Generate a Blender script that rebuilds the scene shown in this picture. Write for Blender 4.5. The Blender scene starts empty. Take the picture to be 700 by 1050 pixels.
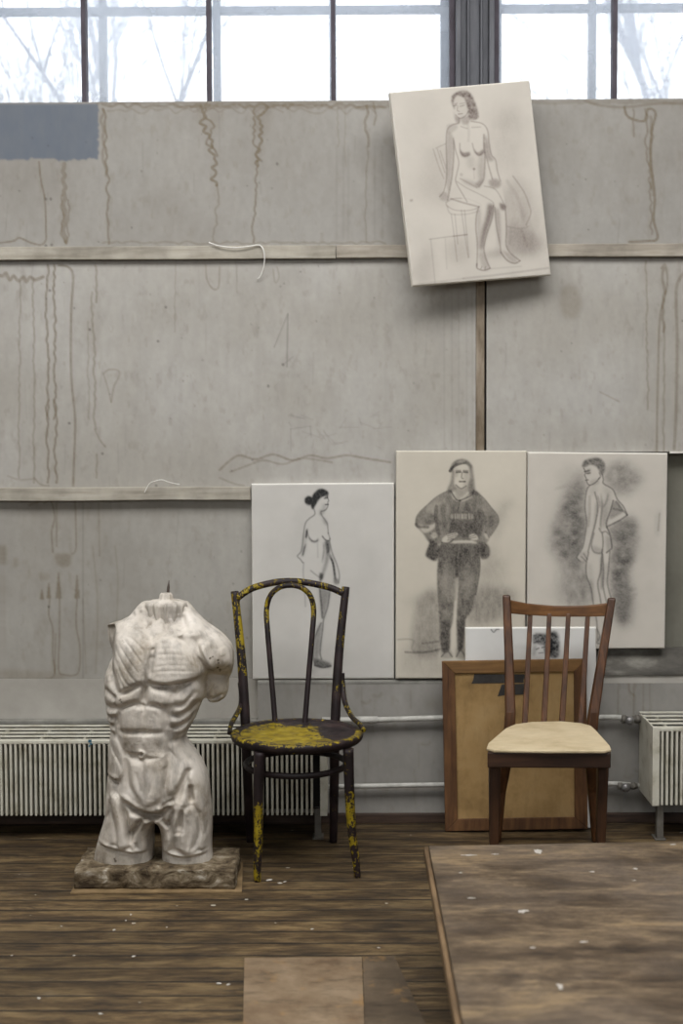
import bpy, bmesh, math, random
import numpy as np
from mathutils import Vector, Matrix, noise as mnoise

random.seed(7)
RNG = np.random.default_rng(11)
S = bpy.context.scene
COL = S.collection

# ------------------------------------------------------------------ camera
FPX = 1450.0
CAM = Vector((0.0, -5.33, 1.494))
yaw, pitch, roll = math.atan(12 / FPX), math.atan(83 / FPX), 0.0042
Rm = Matrix.Rotation(yaw, 3, 'Z') @ Matrix.Rotation(-pitch, 3, 'X')
FW = Rm @ Vector((0, 1, 0)); R0 = Rm @ Vector((1, 0, 0)); U0 = Rm @ Vector((0, 0, 1))
RT = R0 * math.cos(roll) - U0 * math.sin(roll)
UP = U0 * math.cos(roll) + R0 * math.sin(roll)

def ray(px, py):
    return FW * FPX + RT * (px - 350) - UP * (py - 525)

def P(px, py, d):
    """point of the place seen at that pixel, d metres in front of the camera (along world Y)"""
    v = ray(px, py)
    return CAM + v * (d / v.y)

def F(px, py, z=0.0):
    """same, on the horizontal plane at height z"""
    v = ray(px, py)
    return CAM + v * ((z - CAM.z) / v.z)

cd = bpy.data.cameras.new('camera'); cam = bpy.data.objects.new('camera', cd); COL.objects.link(cam)
cd.sensor_fit = 'VERTICAL'; cd.sensor_height = 36.0; cd.sensor_width = 24.0
cd.lens = 36.0 * FPX / 1050.0
cam.matrix_world = Matrix(((RT.x, UP.x, -FW.x, CAM.x), (RT.y, UP.y, -FW.y, CAM.y), (RT.z, UP.z, -FW.z, CAM.z), (0, 0, 0, 1)))
cd.dof.use_dof = True; cd.dof.focus_distance = 4.75; cd.dof.aperture_fstop = 2.4
cd.clip_end = 200
S.camera = cam

# ------------------------------------------------------------------ colours and materials
def lin(c):
    return tuple((x / 255 / 12.92) if x / 255 <= 0.04045 else ((x / 255 + 0.055) / 1.055) ** 2.4 for x in c[:3])

def lin4(c):
    return lin(c) + (1.0,)

class NT:
    def __init__(s, name):
        s.m = bpy.data.materials.new(name); s.m.use_nodes = True
        s.t = s.m.node_tree; s.n = s.t.nodes
        s.b = s.n['Principled BSDF']; s.out = s.n['Material Output']
    def new(s, typ, **kw):
        n = s.n.new(typ)
        for k, v in kw.items():
            if hasattr(n, k) and k not in n.inputs: setattr(n, k, v)
            else: n.inputs[k].default_value = v
        return n
    def link(s, a, b): s.t.links.new(a, b)
    def coords(s, kind='Object', scale=(1, 1, 1), rot=(0, 0, 0), loc=(0, 0, 0)):
        tc = s.new('ShaderNodeTexCoord'); mp = s.new('ShaderNodeMapping')
        mp.inputs['Scale'].default_value = scale; mp.inputs['Rotation'].default_value = rot; mp.inputs['Location'].default_value = loc
        s.link(tc.outputs[kind], mp.inputs['Vector']); return mp.outputs['Vector']
    def noise(s, vec, scale, detail=4, rough=0.55, dist=0.0):
        n = s.new('ShaderNodeTexNoise'); n.inputs['Scale'].default_value = scale; n.inputs['Detail'].default_value = detail
        n.inputs['Roughness'].default_value = rough; n.inputs['Distortion'].default_value = dist
        s.link(vec, n.inputs['Vector']); return n.outputs['Fac']
    def ramp(s, fac, stops, interp='LINEAR'):
        r = s.new('ShaderNodeValToRGB'); r.color_ramp.interpolation = interp
        e = r.color_ramp.elements
        while len(e) < len(stops): e.new(0.5)
        for k, (p, c) in enumerate(stops):
            e[k].position = p; e[k].color = c if len(c) == 4 else tuple(c) + (1,)
        s.link(fac, r.inputs['Fac']); return r.outputs['Color']
    def mix(s, fac, a, b, mode='MIX'):
        m = s.new('ShaderNodeMix', data_type='RGBA', blend_type=mode)
        for val, idx in ((fac, 0), (a, 6), (b, 7)):
            if hasattr(val, 'is_output') or isinstance(val, bpy.types.NodeSocket): s.link(val, m.inputs[idx])
            else: m.inputs[idx].default_value = val
        return m.outputs[2]
    def math(s, op, a, b=0.0, clamp=False):
        m = s.new('ShaderNodeMath', operation=op); m.use_clamp = clamp
        for val, idx in ((a, 0), (b, 1)):
            if isinstance(val, bpy.types.NodeSocket): s.link(val, m.inputs[idx])
            else: m.inputs[idx].default_value = val
        return m.outputs[0]
    def bump(s, h, strength=0.3, dist=0.01):
        b = s.new('ShaderNodeBump'); b.inputs['Strength'].default_value = strength; b.inputs['Distance'].default_value = dist
        s.link(h, b.inputs['Height']); s.link(b.outputs['Normal'], s.b.inputs['Normal'])
    def color(s, c):
        if isinstance(c, bpy.types.NodeSocket): s.link(c, s.b.inputs['Base Color'])
        else: s.b.inputs['Base Color'].default_value = c
    def rough(s, r, spec=0.3, metal=0.0):
        if isinstance(r, bpy.types.NodeSocket): s.link(r, s.b.inputs['Roughness'])
        else: s.b.inputs['Roughness'].default_value = r
        s.b.inputs['Specular IOR Level'].default_value = spec; s.b.inputs['Metallic'].default_value = metal
    def attr(s, name):
        a = s.new('ShaderNodeAttribute'); a.attribute_name = name; return a

def wk(x):  # white to black scalar colour
    return (x, x, x, 1)

def mat_mottle(name, c1, c2, scale=6, rough=0.8, spec=0.25, stretch=(1, 1, 1), c3=None, bump=0.15, bscale=60, metal=0.0, lo=0.35, hi=0.68, bdist=0.004):
    t = NT(name); v = t.coords(scale=stretch)
    f = t.noise(v, scale, 6, 0.62)
    stops = [(lo, lin4(c1)), (hi, lin4(c2))]
    if c3: stops = [(lo, lin4(c1)), ((lo + hi) / 2, lin4(c2)), (hi, lin4(c3))]
    t.color(t.ramp(f, stops)); t.rough(rough, spec, metal)
    t.bump(t.noise(v, bscale, 4), bump, bdist)
    return t.m

def mat_wood(name, c1, c2, c3, axis='x', rough=0.5, spec=0.35, sc=1.0, bump=0.1):
    t = NT(name)
    st = {'x': (1.2, 14, 14), 'y': (14, 1.2, 14), 'z': (14, 14, 1.2)}[axis]
    v = t.coords(scale=st)
    f = t.noise(v, 3.0 * sc, 7, 0.6, 0.6)
    base = t.ramp(f, [(0.3, lin4(c1)), (0.5, lin4(c2)), (0.7, lin4(c3))])
    v2 = t.coords(scale=(1, 1, 1))
    blot = t.ramp(t.noise(v2, 9 * sc, 4), [(0.35, wk(0.72)), (0.6, wk(1.0))])
    t.color(t.mix(1.0, base, blot, 'MULTIPLY')); t.rough(rough, spec)
    t.bump(f, bump, 0.004)
    return t.m

def mat_paint(name, rough=0.85, weave=0.0, spec=0.2, var=0.08, vscale=9, bump=0.1, bscale=80):
    """colour comes from the painted pigment stored on the mesh, with a little procedural mottling"""
    t = NT(name); a = t.attr('paint'); v = t.coords()
    f = t.ramp(t.noise(v, vscale, 6, 0.6), [(0.3, wk(1 - var)), (0.7, wk(1 + 0.0))])
    t.color(t.mix(1.0, a.outputs['Color'], f, 'MULTIPLY')); t.rough(rough, spec)
    h = t.noise(v, bscale, 4)
    if weave:
        w1 = t.new('ShaderNodeTexWave', wave_type='BANDS', bands_direction='X'); w1.inputs['Scale'].default_value = weave
        w2 = t.new('ShaderNodeTexWave', wave_type='BANDS', bands_direction='Z'); w2.inputs['Scale'].default_value = weave
        t.link(v, w1.inputs['Vector']); t.link(v, w2.inputs['Vector'])
        h = t.math('ADD', t.math('MULTIPLY', w1.outputs['Fac'], w2.outputs['Fac']), h)
    t.bump(h, bump, 0.002)
    return t.m

# ------------------------------------------------------------------ mesh helpers
class MB:
    def __init__(s): s.v = []; s.f = []; s.sm = []
    def add(s, vs, fs, smooth=False):
        b = len(s.v); s.v.extend([tuple(p) for p in vs]); s.f.extend([tuple(b + i for i in f) for f in fs]); s.sm.extend([smooth] * len(fs)); return s
    def box(s, lo, hi, M=None):
        x0, y0, z0 = lo; x1, y1, z1 = hi
        vs = [Vector(p) for p in ((x0, y0, z0), (x1, y0, z0), (x1, y1, z0), (x0, y1, z0), (x0, y0, z1), (x1, y0, z1), (x1, y1, z1), (x0, y1, z1))]
        if M is not None: vs = [M @ p for p in vs]
        return s.add(vs, [(0, 3, 2, 1), (4, 5, 6, 7), (0, 1, 5, 4), (1, 2, 6, 5), (2, 3, 7, 6), (3, 0, 4, 7)])
    def hexa(s, q0, q1):
        """solid between two quads (corner lists in the same order)"""
        return s.add(list(q0) + list(q1), [(3, 2, 1, 0), (4, 5, 6, 7), (0, 1, 5, 4), (1, 2, 6, 5), (2, 3, 7, 6), (3, 0, 4, 7)])
    def prism(s, loop, off):
        n = len(loop); a = [Vector(p) for p in loop]; b = [p + Vector(off) for p in a]
        fs = [tuple(range(n))[::-1], tuple(range(n, 2 * n))] + [(i, (i + 1) % n, n + (i + 1) % n, n + i) for i in range(n)]
        return s.add(a + b, fs)
    def tube(s, pts, rad, n=12, closed=False, caps=True, squash=None):
        pts = [Vector(p) for p in pts]; m = len(pts)
        rs = rad if isinstance(rad, (list, tuple)) else [rad] * m
        up = None; vs = []
        for i, p in enumerate(pts):
            if closed: t = pts[(i + 1) % m] - pts[i - 1]
            else: t = pts[min(i + 1, m - 1)] - pts[max(i - 1, 0)]
            t.normalize()
            if up is None:
                up = Vector((0, 0, 1)) if abs(t.z) < 0.9 else Vector((0, 1, 0))
            u = (up - t * up.dot(t)).normalized(); w = t.cross(u); up = u
            for k in range(n):
                a = 2 * math.pi * k / n
                ca, sa = math.cos(a), math.sin(a)
                if squash: ca *= squash[0]; sa *= squash[1]
                vs.append(p + (u * ca + w * sa) * rs[i])
        fs = []
        for i in range(m if closed else m - 1):
            j = (i + 1) % m
            for k in range(n):
                fs.append((i * n + k, i * n + (k + 1) % n, j * n + (k + 1) % n, j * n + k))
        s.add(vs, fs, True)
        if caps and not closed:
            b = len(s.v) - len(vs)
            s.f.append(tuple(b + k for k in range(n))[::-1]); s.sm.append(False)
            s.f.append(tuple(b + (m - 1) * n + k for k in range(n))); s.sm.append(False)
        return s
    def lathe(s, prof, c, n=48, caps=True):
        vs = []; fs = []
        for (r, z) in prof:
            for k in range(n):
                a = 2 * math.pi * k / n
                vs.append((c[0] + r * math.cos(a), c[1] + r * math.sin(a), c[2] + z))
        for i in range(len(prof) - 1):
            for k in range(n):
                fs.append((i * n + k, i * n + (k + 1) % n, (i + 1) * n + (k + 1) % n, (i + 1) * n + k))
        s.add(vs, fs, True)
        if not caps: return s
        b = len(s.v) - len(vs); m = len(prof) - 1
        s.f.append(tuple(b + k for k in range(n))[::-1]); s.sm.append(False)
        s.f.append(tuple(b + m * n + k for k in range(n))); s.sm.append(False)
        return s
    def build(s, name, mat, parent=None, bevel=0.0, seg=2, org=None, fixn=True, sub=0):
        me = bpy.data.meshes.new(name)
        o0 = Vector(org) if org is not None else None
        base = WORLD.get(parent.name, Vector((0, 0, 0))) if parent is not None else (o0 or Vector((0, 0, 0)))
        me.from_pydata([tuple(Vector(p) - base) for p in s.v], [], s.f)
        me.polygons.foreach_set('use_smooth', s.sm)
        if fixn:
            bm = bmesh.new(); bm.from_mesh(me); bmesh.ops.recalc_face_normals(bm, faces=bm.faces); bm.to_mesh(me); bm.free()
        ob = bpy.data.objects.new(name, me); COL.objects.link(ob)
        me.materials.append(mat)
        if parent is not None: ob.parent = parent; WORLD[ob.name] = base
        else: ob.location = base; WORLD[ob.name] = base
        if sub:
            m = ob.modifiers.new('subdivision', 'SUBSURF'); m.levels = sub; m.render_levels = sub
        if bevel:
            m = ob.modifiers.new('bevel', 'BEVEL'); m.width = bevel; m.segments = seg; m.limit_method = 'ANGLE'; m.angle_limit = math.radians(40)
        return ob

WORLD = {}
def thing(name, loc, label, cat, group=None):
    o = bpy.data.objects.new(name, None); COL.objects.link(o); o.location = loc; o.empty_display_size = 0.1
    WORLD[o.name] = Vector(loc)
    o['label'] = label; o['category'] = cat
    if group: o['group'] = group
    return o

def tag(o, label, cat, group=None):
    o['label'] = label; o['category'] = cat
    if group: o['group'] = group
    return o

def struct(o): o['kind'] = 'structure'; return o

def crom(pts, n=8, closed=False):
    """Catmull-Rom through the points"""
    pts = [Vector(p) for p in pts]; m = len(pts); out = []
    rng = range(m if closed else m - 1)
    for i in rng:
        if closed: p0, p1, p2, p3 = pts[i - 1], pts[i], pts[(i + 1) % m], pts[(i + 2) % m]
        else: p0, p1, p2, p3 = pts[max(i - 1, 0)], pts[i], pts[i + 1], pts[min(i + 2, m - 1)]
        for k in range(n):
            t = k / n
            out.append(0.5 * ((2 * p1) + (p2 - p0) * t + (2 * p0 - 5 * p1 + 4 * p2 - p3) * t * t + (3 * p1 - p0 - 3 * p2 + p3) * t ** 3))
    if not closed: out.append(pts[-1])
    return out

# ------------------------------------------------------------------ pigment rasters (numpy), in photograph-frame units
def blur(a, s):
    if s <= 0.2: return a
    r = int(max(1, math.ceil(3 * s))); k = np.exp(-0.5 * (np.arange(-r, r + 1) / s) ** 2); k /= k.sum()
    p = np.pad(a, ((r, r), (0, 0)), mode='edge'); o = np.zeros_like(a)
    for i, w in enumerate(k): o += w * p[i:i + a.shape[0]]
    p = np.pad(o, ((0, 0), (r, r)), mode='edge'); o = np.zeros_like(a)
    for i, w in enumerate(k): o += w * p[:, i:i + a.shape[1]]
    return o

def vnoise(shape, cx, cy, seed):
    """smooth value noise, cells of cx by cy samples"""
    r = np.random.default_rng(seed); h, w = shape
    gy, gx = int(h / cy) + 3, int(w / cx) + 3; g = r.random((gy, gx))
    y = np.arange(h) / cy; x = np.arange(w) / cx
    yi = y.astype(int); xi = x.astype(int); fy = y - yi; fx = x - xi
    fy = (fy * fy * (3 - 2 * fy))[:, None]; fx = (fx * fx * (3 - 2 * fx))[None, :]
    a = g[yi][:, xi]; b = g[yi][:, xi + 1]; c = g[yi + 1][:, xi]; d = g[yi + 1][:, xi + 1]
    return (a * (1 - fx) + b * fx) * (1 - fy) + (c * (1 - fx) + d * fx) * fy

def fnoise(shape, c, seed, oct=4, ax=1.0):
    o = np.zeros(shape); amp = 1; tot = 0
    for k in range(oct):
        o += amp * vnoise(shape, max(1.2, c * ax / 2 ** k), max(1.2, c / 2 ** k), seed + k); tot += amp; amp *= 0.55
    return o / tot

class Ras:
    def __init__(s, x0, y0, x1, y1, res):
        s.x0, s.y0, s.x1, s.y1, s.res = x0, y0, x1, y1, res
        s.w = int((x1 - x0) * res) + 1; s.h = int((y1 - y0) * res) + 1
        s.a = np.zeros((s.h, s.w)); s.X = x0 + np.arange(s.w) / res; s.Y = y0 + np.arange(s.h) / res
        s.cv = lambda p: p; s.lk = 1.0; s.fk = 1.0
    def conv(s, ox, oy, k): s.cv = lambda p: (ox + p[0] / k, oy + p[1] / k)
    def pts(s, pts, smooth=6):
        q = [Vector((*s.cv(p), 0)) for p in pts]
        if smooth and len(q) > 2: q = crom(q, smooth)
        return np.array([(p.x, p.y) for p in q])
    def win(s, q, m):
        i0 = max(0, int((q[:, 0].min() - m - s.x0) * s.res)); i1 = min(s.w, int((q[:, 0].max() + m - s.x0) * s.res) + 2)
        j0 = max(0, int((q[:, 1].min() - m - s.y0) * s.res)); j1 = min(s.h, int((q[:, 1].max() + m - s.y0) * s.res) + 2)
        return i0, i1, j0, j1
    def dist(s, q, m):
        i0, i1, j0, j1 = s.win(q, m)
        if i1 <= i0 or j1 <= j0: return None
        X, Y = np.meshgrid(s.X[i0:i1], s.Y[j0:j1]); D = np.full(X.shape, 1e9); T = np.zeros(X.shape); n = max(1, len(q) - 1)
        for k in range(len(q) - 1):
            ax, ay = q[k]; bx, by = q[k + 1]; dx, dy = bx - ax, by - ay; L = dx * dx + dy * dy + 1e-12
            t = np.clip(((X - ax) * dx + (Y - ay) * dy) / L, 0, 1); d = np.hypot(X - ax - t * dx, Y - ay - t * dy)
            m_ = d < D; D = np.where(m_, d, D); T = np.where(m_, (k + t) / n, T)
        return (i0, i1, j0, j1), D, T
    def line(s, pts, w=0.8, a=0.5, soft=0.7, taper=False, smooth=6):
        """dark mark: w, soft in frame pixels"""
        r = s.dist(s.pts(pts, smooth), w + soft + 1)
        if r is None: return
        (i0, i1, j0, j1), D, T = r
        al = a * s.lk * np.clip((w / 2 + soft - D) / max(soft, 1e-3), 0, 1)
        if taper: al = al * np.clip(np.minimum(T, 1 - T) * 4, 0, 1)
        b = s.a[j0:j1, i0:i1]; s.a[j0:j1, i0:i1] = b + al * (1 - b)
    def ridge(s, pts, w, h, smooth=6, taper=0.15):
        """add a gaussian ridge (height, signed)"""
        r = s.dist(s.pts(pts, smooth), w * 2.6)
        if r is None: return
        (i0, i1, j0, j1), D, T = r
        g = h * np.exp(-0.5 * (D / (w * 0.5)) ** 2)
        if taper: e_ = np.clip(np.minimum(T, 1 - T) / (taper * 1.5), 0, 1); g *= .12 + .88 * e_ * e_ * (3 - 2 * e_)
        s.a[j0:j1, i0:i1] += g
    def mask(s, pts, soft=0.6, smooth=5):
        q = s.pts(list(pts) + [pts[0]], smooth); X, Y = np.meshgrid(s.X, s.Y)
        ins = np.zeros(X.shape, bool)
        for k in range(len(q) - 1):
            x0, y0 = q[k]; x1, y1 = q[k + 1]
            if y0 == y1: continue
            c = ((y0 > Y) != (y1 > Y)) & (X < (x1 - x0) * (Y - y0) / (y1 - y0) + x0); ins ^= c
        return blur(ins.astype(float), soft * s.res)
    def fill(s, pts, a, soft=0.6, tex=None, smooth=5):
        m = np.clip(s.mask(pts, soft, smooth) * a * s.fk, 0, 1)
        if tex is not None: m = m * tex
        s.a = s.a + m * (1 - s.a); return m
    def lift(s, pts, a, soft=0.6, smooth=5):
        s.a = s.a * (1 - s.mask(pts, soft, smooth) * a)
    def dot(s, p, r, a, soft=0.6): s.line([p, (p[0] + 0.01, p[1])], r * 2, a, soft, smooth=0)
    def at(s, px, py):
        fx = np.clip((px - s.x0) * s.res, 0, s.w - 1.001); fy = np.clip((py - s.y0) * s.res, 0, s.h - 1.001)
        i = fx.astype(int); j = fy.astype(int); u = fx - i; v = fy - j
        if s.a.ndim == 3: u = u[..., None]; v = v[..., None]
        return (s.a[j, i] * (1 - u) + s.a[j, i + 1] * u) * (1 - v) + (s.a[j + 1, i] * (1 - u) + s.a[j + 1, i + 1] * u) * v

def setcol(me, cols, name='paint'):
    at = me.attributes.new(name, 'FLOAT_COLOR', 'POINT')
    c = np.ones((len(cols), 4), np.float32); c[:, :3] = cols
    at.data.foreach_set('color', c.ravel())

def blend(t, c0, c1):
    a = np.array(lin(c0)); b = np.array(lin(c1)); return a * (1 - t[..., None]) + b * t[..., None]

def grid_obj(name, pos, mat, parent=None, cols=None, closed_back=None):
    """pos: (h,w,3) array of world positions -> one sheet; closed_back: vector giving the thickness (makes a slab)"""
    h, w, _ = pos.shape
    base = np.array(WORLD.get(parent.name, Vector((0, 0, 0)))) if parent is not None else pos.reshape(-1, 3).mean(0)
    v = (pos.reshape(-1, 3) - base)
    idx = np.arange(h * w).reshape(h, w)
    q = np.stack([idx[:-1, :-1], idx[1:, :-1], idx[1:, 1:], idx[:-1, 1:]], -1).reshape(-1, 4)
    faces = q.tolist(); nfront = len(faces); allc = cols.reshape(-1, 3) if cols is not None else None
    if closed_back is not None:
        ring = list(idx[0, :]) + list(idx[1:, -1]) + list(idx[-1, -2::-1]) + list(idx[-2:0, 0])
        b0 = len(v); v = np.vstack([v, v[ring], v[ring] + np.array(closed_back)])
        n = len(ring)
        if allc is not None:
            ec = np.clip(allc[ring] * 1.0, 0, 1); allc = np.vstack([allc, ec, ec])
        for k in range(n):
            k2 = (k + 1) % n
            faces.append((b0 + k, b0 + k2, b0 + n + k2, b0 + n + k))
        faces.append(tuple(b0 + n + k for k in range(n))[::-1])
    me = bpy.data.meshes.new(name); me.from_pydata(v.tolist(), [], faces); me.update()
    sm = np.zeros(len(faces), bool); sm[:nfront] = True; me.polygons.foreach_set('use_smooth', sm)
    if allc is not None: setcol(me, allc)
    me.materials.append(mat)
    ob = bpy.data.objects.new(name, me); COL.objects.link(ob)
    if parent is not None: ob.parent = parent
    else: ob.location = base
    WORLD[ob.name] = Vector(base)
    return ob

def Parr(px, py, d):
    """vectorised P"""
    fw, rt, up = np.array(FW), np.array(RT), np.array(UP)
    v = fw * FPX + rt * (px[..., None] - 350) - up * (py[..., None] - 525)
    return np.array(CAM) + v * ((d if np.isscalar(d) else d[..., None]) / v[..., 1:2])

def wobble(x, y0, y1, amp, step=5, seed=0, x1=None):
    r = random.Random(seed); n = max(2, int(abs(y1 - y0) / step)); out = []; o = 0
    for k in range(n + 1):
        t = k / n; o = o * 0.6 + r.uniform(-amp, amp); out.append(((x + ((x1 - x) * t if x1 is not None else 0)) + o, y0 + (y1 - y0) * t))
    return out
# ------------------------------------------------------------------ drawings on canvas
M_CANVAS = mat_paint('primed_canvas_with_charcoal', rough=0.9, weave=220, var=0.05, vscale=7, bump=0.12, bscale=90)

def canvas(name, quad, dq, thick, paper, ink, paint, label, cat='drawing', dens=1.9, edge=None, seed=1, paper2=None):
    """quad: frame positions of the front corners TL TR BR BL; dq: their distances"""
    xs = [p[0] for p in quad]; ys = [p[1] for p in quad]
    R = Ras(min(xs) - 2, min(ys) - 2, max(xs) + 2, max(ys) + 2, 3.0)
    paint(R)
    grain = fnoise(R.a.shape, 3.0, seed + 50, 2)                  # charcoal catches the tooth of the cloth
    R.a = np.clip(R.a * (0.82 + 0.36 * grain), 0, 1)
    w = max(quad[1][0] - quad[0][0], quad[2][0] - quad[3][0]); h = max(quad[3][1] - quad[0][1], quad[2][1] - quad[1][1])
    nu, nv = int(w * dens), int(h * dens)
    u, v = np.meshgrid(np.linspace(0, 1, nu), np.linspace(0, 1, nv))
    def bil(q): return q[0] * (1 - u) * (1 - v) + q[1] * u * (1 - v) + q[2] * u * v + q[3] * (1 - u) * v
    px, py, d = bil(xs), bil(ys), bil(dq)
    pos = Parr(px, py, d)
    # rounded fold at the rim of the stretched cloth
    nrm = np.cross(pos[0, -1] - pos[0, 0], pos[-1, 0] - pos[0, 0]); nrm /= np.linalg.norm(nrm)
    if nrm[1] < 0: nrm = -nrm
    em = np.minimum(np.minimum(u, 1 - u) * w, np.minimum(v, 1 - v) * h)
    rr = 1.6
    pos = pos + nrm * ((1 - np.sqrt(np.clip(1 - (1 - np.clip(em / rr, 0, 1)) ** 2, 0, 1))) * 0.006)[..., None]
    T = R.at(px, py)
    tone = fnoise(T.shape, 40, seed, 4)
    pc = np.array(lin(paper)) * (0.93 + 0.12 * tone[..., None])
    if paper2 is not None: pc = pc * (1 - 0.5 * v[..., None]) + np.array(lin(paper2)) * 0.5 * v[..., None]
    col = pc * (1 - T[..., None]) + np.array(lin(ink)) * T[..., None]
    ew = np.clip(1 - em / 1.5, 0, 1)[..., None]                    # primed fold, painted whiter for the light its edge catches
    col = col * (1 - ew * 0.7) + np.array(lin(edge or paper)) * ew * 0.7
    ob = grid_obj(name, pos, M_CANVAS, None, np.clip(col, 0, 1), nrm * thick)
    tag(ob, label, cat)
    return ob

def d_seated(R):
    R.conv(390, 70, 3.889); R.lk = .74; R.fk = 1.45
    L = R.line
    st = fnoise(R.a.shape, 60, 3, 4, 0.35)
    # background washes
    R.fill([(200, 330), (260, 300), (270, 480), (240, 560), (150, 480)], 0.16, 9)
    R.fill([(440, 170), (540, 150), (560, 300), (540, 440), (450, 330)], 0.15, 9, 0.5 + st)
    R.fill([(540, 430), (600, 520), (640, 720), (560, 740), (500, 640), (480, 520)], 0.22, 6, 0.5 + st)
    R.fill([(510, 620), (650, 690), (600, 740), (470, 740)], 0.25, 4)
    R.fill([(255, 690), (350, 680), (350, 770), (270, 770)], 0.16, 5)
    R.fill([(130, 800), (200, 700), (215, 850), (150, 860)], 0.15, 5)
    R.fill([(100, 120), (240, 130), (220, 280), (120, 300)], 0.06, 12)
    # chair back, stool, box, cloth
    for p in ([(210, 322), (232, 390), (252, 440)], [(222, 318), (262, 300)], [(226, 322), (256, 415)], [(238, 330), (262, 400)]): L(p, 0.8, 0.3, 0.8)
    L([(262, 535), (290, 520), (345, 520), (385, 535), (400, 548), (360, 566), (300, 566), (265, 548), (262, 535)], 0.8, 0.35, 0.8)
    L([(265, 548), (280, 580), (340, 582), (392, 570)], 0.8, 0.28, 0.9)
    for p in ([(282, 582), (296, 690), (305, 770)], [(296, 582), (308, 700)], [(322, 566), (338, 680), (350, 755)], [(335, 566), (352, 752)], [(290, 670), (345, 662)]): L(p, 0.7, 0.32, 0.8)
    L([(195, 682), (270, 672), (345, 664)], 0.7, 0.35, 0.8); L([(200, 682), (208, 760), (218, 862)], 0.7, 0.25, 0.9); L([(258, 680), (264, 800)], .7, .18, .9)
    L([(330, 838), (480, 822), (672, 796)], 1.0, 0.32, 1.2); L([(150, 862), (330, 838)], .8, .2, 1.2); L([(430, 800), (560, 790)], .7, .2, 1)
    L([(528, 430), (570, 490), (592, 545), (598, 580), (580, 625)], 0.8, 0.42, 0.9); L([(500, 630), (560, 640), (590, 630)], .8, .25, 1)
    L([(505, 450), (548, 520), (570, 600)], 1.4, 0.2, 2); L([(520, 640), (516, 700)], 1.2, .2, 1.5); L([(560, 640), (585, 710)], 1.2, .25, 1.5)
    # body: lifted light, then modelling
    body = [(315, 200), (285, 225), (264, 248), (262, 340), (264, 440), (240, 512), (268, 528), (300, 460), (330, 530), (392, 552), (382, 640), (384, 790), (410, 806), (436, 798), (415, 720), (440, 600), (455, 560), (462, 640), (478, 732), (530, 778), (556, 768), (504, 720), (498, 560), (480, 460), (440, 350), (425, 245), (400, 220), (362, 212)]
    R.lift(body, 0.75, 0.6, 2)
    R.fill([(300, 96), (330, 88), (358, 98), (376, 132), (392, 188), (376, 206), (352, 200), (346, 160), (332, 120), (305, 110), (292, 132), (296, 165), (284, 140), (284, 112)], 0.5, 0.8, .5 + fnoise(R.a.shape, 7, 41, 3))
    R.fill([(290, 160), (300, 190), (318, 200), (314, 222), (298, 210)], 0.35, 1.0)
    R.fill([(290, 120), (318, 112), (340, 140), (350, 180), (330, 200), (308, 186), (292, 150)], 0.08, 1)
    L([(292, 150), (302, 147)], 0.9, 0.6, .6); L([(318, 152), (334, 147)], 0.9, 0.5, .6); L([(296, 142), (305, 140)], .7, .5, .5); L([(316, 142), (336, 138)], .7, .4, .5)
    L([(308, 150), (306, 168), (314, 172)], .6, .45, .5); L([(310, 183), (326, 181)], 0.9, 0.6, .5); L([(300, 186), (318, 200), (338, 190), (350, 172)], .7, .45, .6)
    R.fill([(318, 196), (350, 190), (356, 214), (330, 226)], 0.28, 1)
    L([(312, 200), (310, 218), (286, 226), (266, 246), (262, 300), (264, 380), (263, 440), (252, 490), (236, 512)], 0.8, 0.5, 0.8)
    L([(290, 280), (292, 335), (286, 420), (276, 480), (268, 525)], 1.0, 0.52, 0.9)
    R.fill([(266, 250), (288, 270), (290, 340), (282, 430), (270, 500), (262, 440), (262, 330)], 0.24, 1.2)
    R.fill([(264, 225), (300, 222), (306, 240), (270, 262)], 0.2, 1)
    R.fill([(234, 505), (256, 492), (270, 505), (266, 530), (242, 526)], 0.26, 1)
    L([(362, 212), (404, 220), (426, 246), (433, 300), (442, 345), (458, 365), (466, 410), (478, 450)], 0.8, 0.5, 0.8)
    L([(412, 265), (412, 320), (424, 362), (434, 402), (446, 442)], 0.9, 0.5, 0.9)
    R.fill([(412, 262), (430, 290), (440, 346), (452, 365), (430, 370), (416, 330)], 0.34, 1.2)
    R.fill([(430, 448), (460, 440), (480, 456), (474, 474), (452, 478), (436, 468)], 0.36, 1.2)
    L([(292, 290), (300, 330), (312, 375), (304, 420), (300, 452), (326, 500), (345, 532)], 0.8, 0.45, 0.8)
    L([(414, 300), (416, 360), (414, 410), (410, 445), (392, 472)], 0.9, 0.5, 0.9)
    L([(345, 215), (352, 250), (350, 290)], 1.2, .2, 1.6); L([(320, 232), (345, 240)], .8, .35, .8); L([(365, 236), (398, 234)], .8, .35, .8)
    R.fill([(316, 322), (330, 336), (356, 334), (352, 350), (330, 354), (318, 340)], 0.5, 0.9)
    R.fill([(372, 320), (388, 336), (410, 322), (412, 338), (392, 350), (376, 338)], 0.45, 0.9)
    L([(316, 300), (318, 330), (334, 350), (356, 344)], .8, .45, .8); L([(366, 300), (374, 328), (392, 346), (412, 334)], .8, .45, .8)
    R.fill([(340, 356), (372, 350), (376, 400), (350, 396)], 0.16, 2); R.fill([(392, 350), (414, 340), (414, 430), (398, 450), (386, 410)], 0.26, 2)
    R.dot((373, 402), 1.0, 0.75, 0.7); L([(372, 410), (374, 440)], .8, .2, 1)
    R.dot((322, 424), 1.2, 0.3, 1)
    R.fill([(376, 462), (408, 440), (396, 474), (384, 474)], 0.36, 1.2); R.fill([(320, 440), (372, 452), (384, 474), (340, 462)], 0.2, 1.5)
    L([(318, 440), (352, 458), (384, 476)], .8, .35, .9)
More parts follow.
